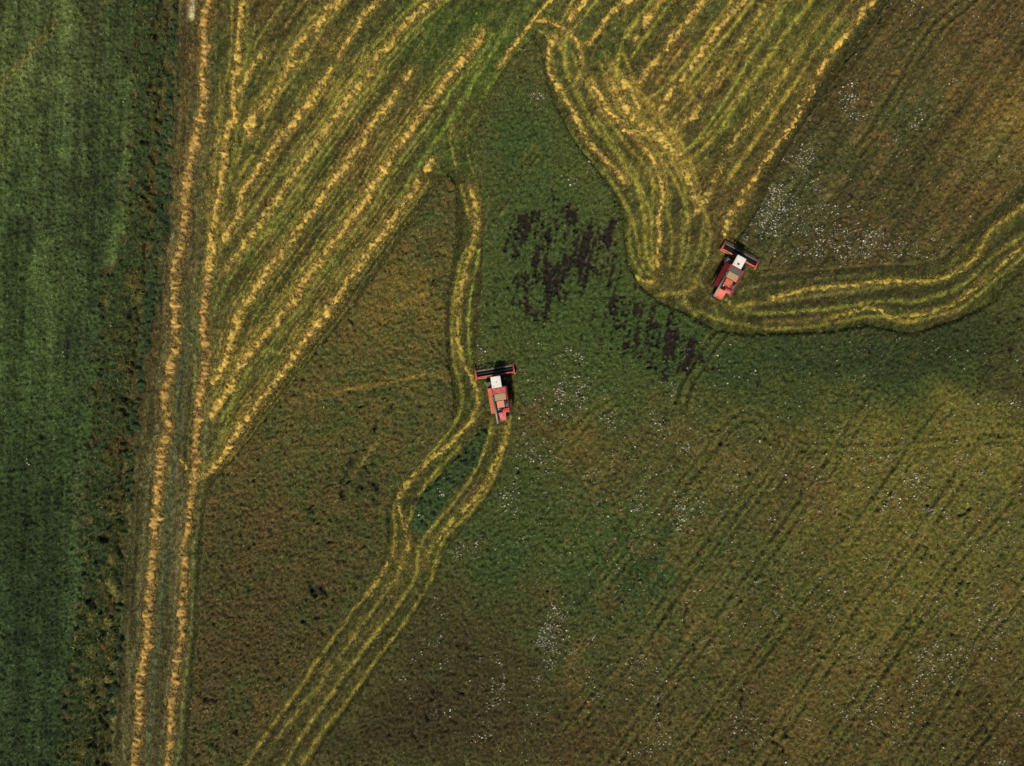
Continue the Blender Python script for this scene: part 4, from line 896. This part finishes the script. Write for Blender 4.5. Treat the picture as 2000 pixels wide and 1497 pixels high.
def make_combine(px, py, head_deg, v, label):
    root = bpy.data.objects.new('combine_harvester', None); C.objects.link(root)
    root.location = (float(wx(px)), float(wy(py)), 0.02); root.rotation_euler = (0, 0, R_(head_deg)); root.empty_display_size = 2
    tag(root, label, 'combine harvester', 'red combine harvesters at work')
    P = lambda n, m, f, b=0.0, par=root, s=False: part(n, par, m, f, b, s)
    def PP(n, m, fs, b=0.0, par=root):
        return [part(n, par, m, f, b) for f in fs]
    # running gear and body
    wheel(root, 'front_wheel', -1.28, 0, .90, .66); wheel(root, 'front_wheel', 1.28, 0, .90, .66)
    wheel(root, 'rear_wheel', -1.12, -3.75, .58, .42); wheel(root, 'rear_wheel', 1.12, -3.75, .58, .42)
    PP('axle', 'black', [lambda bm: btube(bm, (-1.2, 0, .9), (1.2, 0, .9), .14), lambda bm: btube(bm, (-1.05, -3.75, .58), (1.05, -3.75, .58), .10)])
    P('chassis', 'dark_red', lambda bm: bprism(bm, [(.55, .95), (.55, 1.75), (-.6, 2.2), (-4.7, 2.2), (-4.9, 1.5), (-4.3, .85), (-1.2, .75)], -.84, .84), .03)
    tank = P('grain_tank', 'red', lambda bm: bsection(bm, [(-.92, 1.9), (-.92, 2.86), (1.36, 2.86), (1.36, 1.9)], -2.78, -.66), .04)
    PP('tank_rim', 'red', [lambda bm: bbox(bm, -.94, -.84, -2.76, -.66, 2.84, 3.0), lambda bm: bbox(bm, 1.28, 1.39, -2.76, -.66, 2.84, 3.0), lambda bm: bbox(bm, -.83, 1.27, -.76, -.655, 2.84, 3.0)], .015, tank)
    lidm = 'red_dust' if v == 0 else 'grey'
    def lid(bm):
        vs = bbox(bm, -.78, 1.22, -1.70, -.80, 2.93, 3.0)
        for q in vs:
            if q.co.y < -1.2: q.co.z += .10
    P('front_tank_lid', lidm, lid, .015, tank)
    def lid2(bm):
        vs = bbox(bm, -.66, 1.16, -2.76, -1.74, 3.0, 3.07)
        for q in vs:
            if q.co.y < -2.2: q.co.z -= .05
    P('rear_tank_lid', 'tan', lid2, .015, tank)
    PP('lid_rib', 'tan', [lambda bm: bbox(bm, -.62, 1.12, -2.02, -1.98, 3.06, 3.10), lambda bm: bbox(bm, -.62, 1.12, -2.52, -2.48, 3.04, 3.08)], 0, tank)
    P('tank_gap', 'black', lambda bm: bbox(bm, -.78, 1.24, -2.74, -.80, 2.87, 2.92), 0, tank)
    # side shields, three on each side, leaning in to the tank
    for s in (-1, 1):
        xi = .95 if s < 0 else 1.38
        for (ya, yb, zt) in ((-.62, -1.90, 2.80), (-1.93, -3.20, 2.78), (-3.23, -4.72, 2.62)):
            def shield(bm, s=s, xi=xi, ya=ya, yb=yb, zt=zt):
                bsection(bm, [(s * 1.52, 1.15), (s * 1.60, 1.20), (s * 1.60, 2.12), (s * xi, zt), (s * (xi - .06), zt - .04), (s * 1.50, 2.06)], yb, ya)
            mm = ('orange' if s < 0 else 'red') if v == 0 else ('dark_red' if s < 0 else 'red_dust')  # left shields: sun put into the paint as orange, shade as dark red
            sp = P('side_shield', mm, shield, .012)
            P('grab_handle', 'black', lambda bm, s=s, ya=ya, yb=yb: btube(bm, (s * 1.64, ya - .25, 1.7), (s * 1.64, ya - .6, 1.7), .02, n=8), 0, sp)
        PP('shield_rail', 'dark_red', [lambda bm, s=s: btube(bm, (s * 1.615, -.62, 2.12), (s * 1.615, -4.7, 2.12), .03, n=8), lambda bm, s=s: btube(bm, (s * 1.615, -.62, 1.6), (s * 1.615, -4.7, 1.6), .022, n=8)])
    # engine deck
    P('engine_deck', 'black', lambda bm: bbox(bm, -.98, 1.40, -4.74, -2.80, 2.22, 2.30))
    eng = P('engine', 'black', lambda bm: bbox(bm, -.55, .25, -4.55, -3.98, 2.31, 2.72), .02)
    P('silencer', 'black', lambda bm: btube(bm, (-.2, -4.5, 2.78), (.5, -4.15, 2.78), .10), 0, eng)
    P('alternator', 'black', lambda bm: btube(bm, (-.62, -4.2, 2.45), (-.62, -4.55, 2.45), .12), 0, eng)
    P('battery_box', 'black', lambda bm: bbox(bm, -.82, -.60, -3.9, -3.3, 2.31, 2.6), .02)
    PP('pulley', 'steel', [lambda bm: btube(bm, (-.7, -4.05, 2.5), (-.62, -4.05, 2.5), .2, n=18), lambda bm: btube(bm, (-.80, -4.45, 2.55), (-.74, -4.45, 2.55), .14, n=16)], 0, eng)
    P('oil_filter', 'white', lambda bm: btube(bm, (-.28, -4.14, 2.72), (-.28, -4.14, 2.93), .09), 0, eng)
    rb = P('radiator_box', 'pink' if v == 0 else 'salmon', lambda bm: bbox(bm, -.46, .74, -3.95, -2.82, 2.31, 2.98), .04)
    PP('screen_frame', 'dark_red', [lambda bm: bbox(bm, -.5, -.465, -3.97, -2.8, 2.6, 2.99), lambda bm: bbox(bm, .745, .78, -3.97, -2.8, 2.6, 2.99)], 0, rb)
    P('fuel_tank', 'grey', lambda bm: bsection(bm, [(.86, 2.31), (.86, 2.66), (.95, 2.74), (1.24, 2.74), (1.32, 2.66), (1.32, 2.31)], -3.95, -2.95), .03)
    P('air_intake', 'black', lambda bm: (btube(bm, (1.08, -3.3, 2.72), (1.08, -3.3, 3.06), .10), btube(bm, (1.08, -3.3, 3.06), (1.08, -3.3, 3.12), .17)))
    P('engine_hood', 'red', lambda bm: (bprism(bm, [(-4.12, 2.31), (-4.12, 2.62), (-4.5, 2.60), (-4.84, 2.40), (-4.84, 2.31)], .30, 1.36)), .04)
    P('exhaust_pipe', 'steel', lambda bm: (btube(bm, (.08, -4.05, 2.7), (.08, -4.05, 3.1), .06), btube(bm, (.08, -4.05, 3.1), (.12, -4.3, 3.22), .06)))
    P('deck_rail', 'steel', lambda bm: (btube(bm, (1.36, -4.7, 2.3), (1.36, -4.7, 3.05), .022, n=8), btube(bm, (1.36, -2.9, 2.3), (1.36, -2.9, 3.05), .022, n=8), btube(bm, (1.36, -4.7, 3.05), (1.36, -2.9, 3.05), .022, n=8)))
    # straw hood
    def hood(bm):
        a = [(-.72, -4.70, 1.30), (.72, -4.70, 1.30), (.72, -4.70, 2.46), (-.72, -4.70, 2.46)]
        b = [(-.68, -6.02, 1.10), (.68, -6.02, 1.10), (.68, -5.92, 1.95), (-.68, -5.92, 1.95)]
        A = [bm.verts.new(q) for q in a]; B = [bm.verts.new(q) for q in b]
        bm.faces.new(A); bm.faces.new(B[::-1])
        for i in range(4): bm.faces.new((A[i], B[i], B[(i + 1) % 4], A[(i + 1) % 4]))
    sh = P('straw_hood', 'salmon' if v else 'red_dust', hood, .04)
    P('hood_lip', 'orange', lambda bm: bbox(bm, -.70, .70, -6.10, -5.96, 1.88, 1.98), .02, sh)
    PP('tail_lamp', 'orange_lamp', [lambda bm: bbox(bm, -.62, -.48, -6.08, -5.97, 1.55, 1.65), lambda bm: bbox(bm, .48, .62, -6.08, -5.97, 1.55, 1.65)], 0, sh)
    P('straw_spreader', 'black', lambda bm: bprism(bm, [(-5.2, .8), (-5.2, 1.25), (-6.05, 1.05), (-6.15, .7)], -.78, .78), .02)
    # unloading auger folded along the left side
    ua = P('unloading_auger', 'steel', lambda bm: btube(bm, (-.80, -2.30, 2.98), (-.78, -6.42, 2.80), .165, n=18), 0, root, True)
    P('auger_elbow', 'grey', lambda bm: (btube(bm, (-.80, -2.22, 2.3), (-.80, -2.22, 3.02), .22, n=16), btube(bm, (-.80, -2.02, 2.98), (-.80, -2.5, 2.97), .21, n=16)), 0, ua)
    P('auger_spout', 'black', lambda bm: btube(bm, (-.78, -6.36, 2.82), (-.78, -6.62, 2.62), .17, .19, n=16), 0, ua)
    # cab
    cab = P('cab', 'glass', lambda bm: bprism(bm, [(-.58, 1.8), (-.58, 3.3), (.86, 3.3), (1.02, 2.7), (.80, 1.8)], -.70, .70), .03)
    for sgn in (-1, 1):
        PP('cab_post', 'red', [lambda bm: btube(bm, (sgn * .72, -.56, 1.8), (sgn * .72, -.56, 3.3), .045, n=8), lambda bm: btube(bm, (sgn * .72, .25, 1.8), (sgn * .72, .25, 3.3), .035, n=8), lambda bm: (btube(bm, (sgn * .70, .82, 1.8), (sgn * .70, 1.02, 2.7), .04, n=8), btube(bm, (sgn * .70, 1.02, 2.7), (sgn * .70, .88, 3.3), .04, n=8))], 0, cab)
    rf = P('cab_roof', 'white', lambda bm: bsection(bm, [(-.78, 3.3), (-.80, 3.40), (-.70, 3.50), (0, 3.54), (.70, 3.50), (.80, 3.40), (.78, 3.3)], -.70, 1.08), .035, cab)
    if v: P('roof_hatch', 'grey', lambda bm: bbox(bm, -.20, .20, -.36, -.04, 3.535, 3.575), .01, cab)
    else: P('roof_vent', 'tan', lambda bm: bbox(bm, -.10, .12, .12, .30, 3.53, 3.57), .02, cab)
    P('roof_beacon', 'orange_lamp', lambda bm: btube(bm, (-.55, -.52, 3.48), (-.55, -.52, 3.68), .06, .045), 0, cab)
    PP('work_lamp', 'lamp', [lambda bm, x=x: bbox(bm, x - .08, x + .08, 1.07, 1.15, 3.33, 3.45) for x in (-.6, -.2, .2, .6)], 0, cab)
    PP('mirror', 'black', [lambda bm, s=s: (btube(bm, (s * .74, .9, 3.2), (s * 1.25, 1.15, 3.05), .02, n=8), bbox(bm, s * 1.25 - .11, s * 1.25 + .11, 1.12, 1.18, 2.6, 3.07)) for s in (-1, 1)], 0, cab)
    pf = P('service_platform', 'grey', lambda bm: bbox(bm, -1.64, -.76, -.54, .34, 1.72, 1.76), .01)
    PP('tread_bar', 'steel', [lambda bm, i=i: bbox(bm, -1.62 + i * .105, -1.56 + i * .105, -.52, .32, 1.763, 1.79) for i in range(8)], 0, pf)
    lad = P('ladder', 'steel', lambda bm: btube(bm, (-1.64, .02, 1.78), (-1.95, .10, .55), .028, n=8))
    P('ladder_rail', 'steel', lambda bm: btube(bm, (-1.64, .42, 1.78), (-1.95, .50, .55), .028, n=8), 0, lad)
    PP('rung', 'steel', [lambda bm, f=f: btube(bm, (-1.64 - .31 * f, .02 + .08 * f, 1.78 - 1.23 * f), (-1.64 - .31 * f, .42 + .08 * f, 1.78 - 1.23 * f), .03, n=6) for f in (.15, .38, .61, .84)], 0, lad)
    P('handrail', 'steel', lambda bm: (btube(bm, (-1.62, -.52, 1.8), (-1.62, -.52, 2.75), .02, n=8), btube(bm, (-1.62, -.52, 2.75), (-1.62, -.05, 2.75), .02, n=8), btube(bm, (-1.62, -.05, 2.75), (-1.62, -.05, 1.8), .02, n=8)))
    # feeder house and header
    P('feeder_house', 'dark_red', lambda bm: bprism(bm, [(.2, 1.0), (.2, 1.75), (1.55, 1.05), (1.55, .30)], -.62, .62), .03)
    hd = P('header', 'red', lambda bm: (bprism(bm, [(1.40, .22), (1.34, .30), (1.30, 1.02), (1.46, 1.10), (1.50, 1.02), (1.46, .30)], -3.0, 3.0)), .012)
    P('header_trough', 'black', lambda bm: bprism(bm, [(1.47, .28), (1.60, .20), (2.0, .17), (2.62, .16), (2.62, .13), (1.47, .14)], -2.98, 2.98), 0, hd)
    for s in (-1, 1):
        P('end_panel', 'orange' if (s < 0 and v == 0) else 'red_dust', lambda bm, s=s: bprism(bm, [(1.10, .25), (1.10, 1.12), (1.9, 1.16), (2.7, .80), (3.12, .30), (3.05, .12), (1.3, .12)], s * 3.01 if s > 0 else -3.20, 3.20 if s > 0 else -3.01), .02, hd)  # first machine's left panel has the sunlit orange put into its paint
        P('end_cover', 'orange', lambda bm, s=s: bbox(bm, s * 3.13 - .16, s * 3.13 + .16, 1.0, 1.34, .55, 1.18), .06, hd)
        P('crop_divider', 'steel', lambda bm, s=s: btube(bm, (s * 3.1, 2.85, .55), (s * 3.14, 3.42, .22), .07, .012, n=8), 0, hd)
        P('reel_arm', 'dark_red', lambda bm, s=s: (btube(bm, (s * 2.93, 1.42, 1.10), (s * 2.93, 2.38, 1.02), .05, n=8)), 0, hd)
    def screw(bm):
        btube(bm, (-2.96, 1.86, .47), (2.96, 1.86, .47), .14, n=14)
        for s in (-1, 1):
            prev = None
            for i in range(91):
                t = i / 90; xx = s * (2.93 - t * 2.4); a = t * 2 * pi * 5 * s
                c1 = bm.verts.new((xx, 1.86 + .14 * cos(a), .47 + .14 * sin(a))); c2 = bm.verts.new((xx, 1.86 + .28 * cos(a), .47 + .28 * sin(a)))
                if prev: bm.faces.new((prev[0], prev[1], c2, c1))
                prev = (c1, c2)
    P('feed_auger', 'steel', screw, 0, hd)
    P('reel_shaft', 'steel', lambda bm: btube(bm, (-2.9, 2.38, 1.02), (2.9, 2.38, 1.02), .055, n=10), 0, hd)
    def spiders(bm):
        for xx in (-2.8, -1.4, 0, 1.4, 2.8):
            for k in range(6):
                a = k * pi / 3 + .35; btube(bm, (xx, 2.38, 1.02), (xx, 2.38 + .52 * cos(a), 1.02 + .52 * sin(a)), .018, n=6)
    P('reel_spokes', 'black', spiders, 0, hd)['kind'] = 'stuff'
    for k in range(6):
        a = k * pi / 3 + .35; yy = 2.38 + .52 * cos(a); zz = 1.02 + .52 * sin(a)
        P('reel_bar', 'grey' if k == 1 else 'black', lambda bm: bbox(bm, -2.88, 2.88, yy - .03, yy + .03, zz - .018, zz + .018), 0, hd)
        P('reel_tines', 'black', lambda bm: [btube(bm, (-2.8 + i * .16, yy, zz), (-2.8 + i * .16, yy + .05, zz - .17), .008, n=3) for i in range(36)], 0, hd)['kind'] = 'stuff'
    P('cutter_bar', 'steel', lambda bm: bbox(bm, -2.98, 2.98, 2.60, 2.68, .13, .17), 0, hd)
    P('cutter_fingers', 'steel', lambda bm: ([btube(bm, (-2.9 + i * .13, 2.66, .15), (-2.9 + i * .13, 2.80, .14), .02, .004, n=5) for i in range(45)]), 0, hd)['kind'] = 'stuff'
    P('drive_shaft', 'yellow', lambda bm: btube(bm, (-2.95, 1.20, .72), (-.68, 1.12, .95), .055, n=10), 0, hd)
    PP('back_brace', 'steel', [lambda bm, x=x: bbox(bm, x - .16, x + .16, 1.42, 1.475, 1.06, 1.112) for x in (-2.2, -1.65, -1.1, -.55, .55, 1.1, 1.65, 2.2)], 0, hd)
    return root
make_combine(970.3, 749.0, 9.0, 0, 'red combine harvester with a dusty red tank cover, on the curved strip near the middle')
make_combine(1431.0, 520.5, -29.0, 1, 'red combine harvester with grey tank cover and dark hatch in its white cab roof')
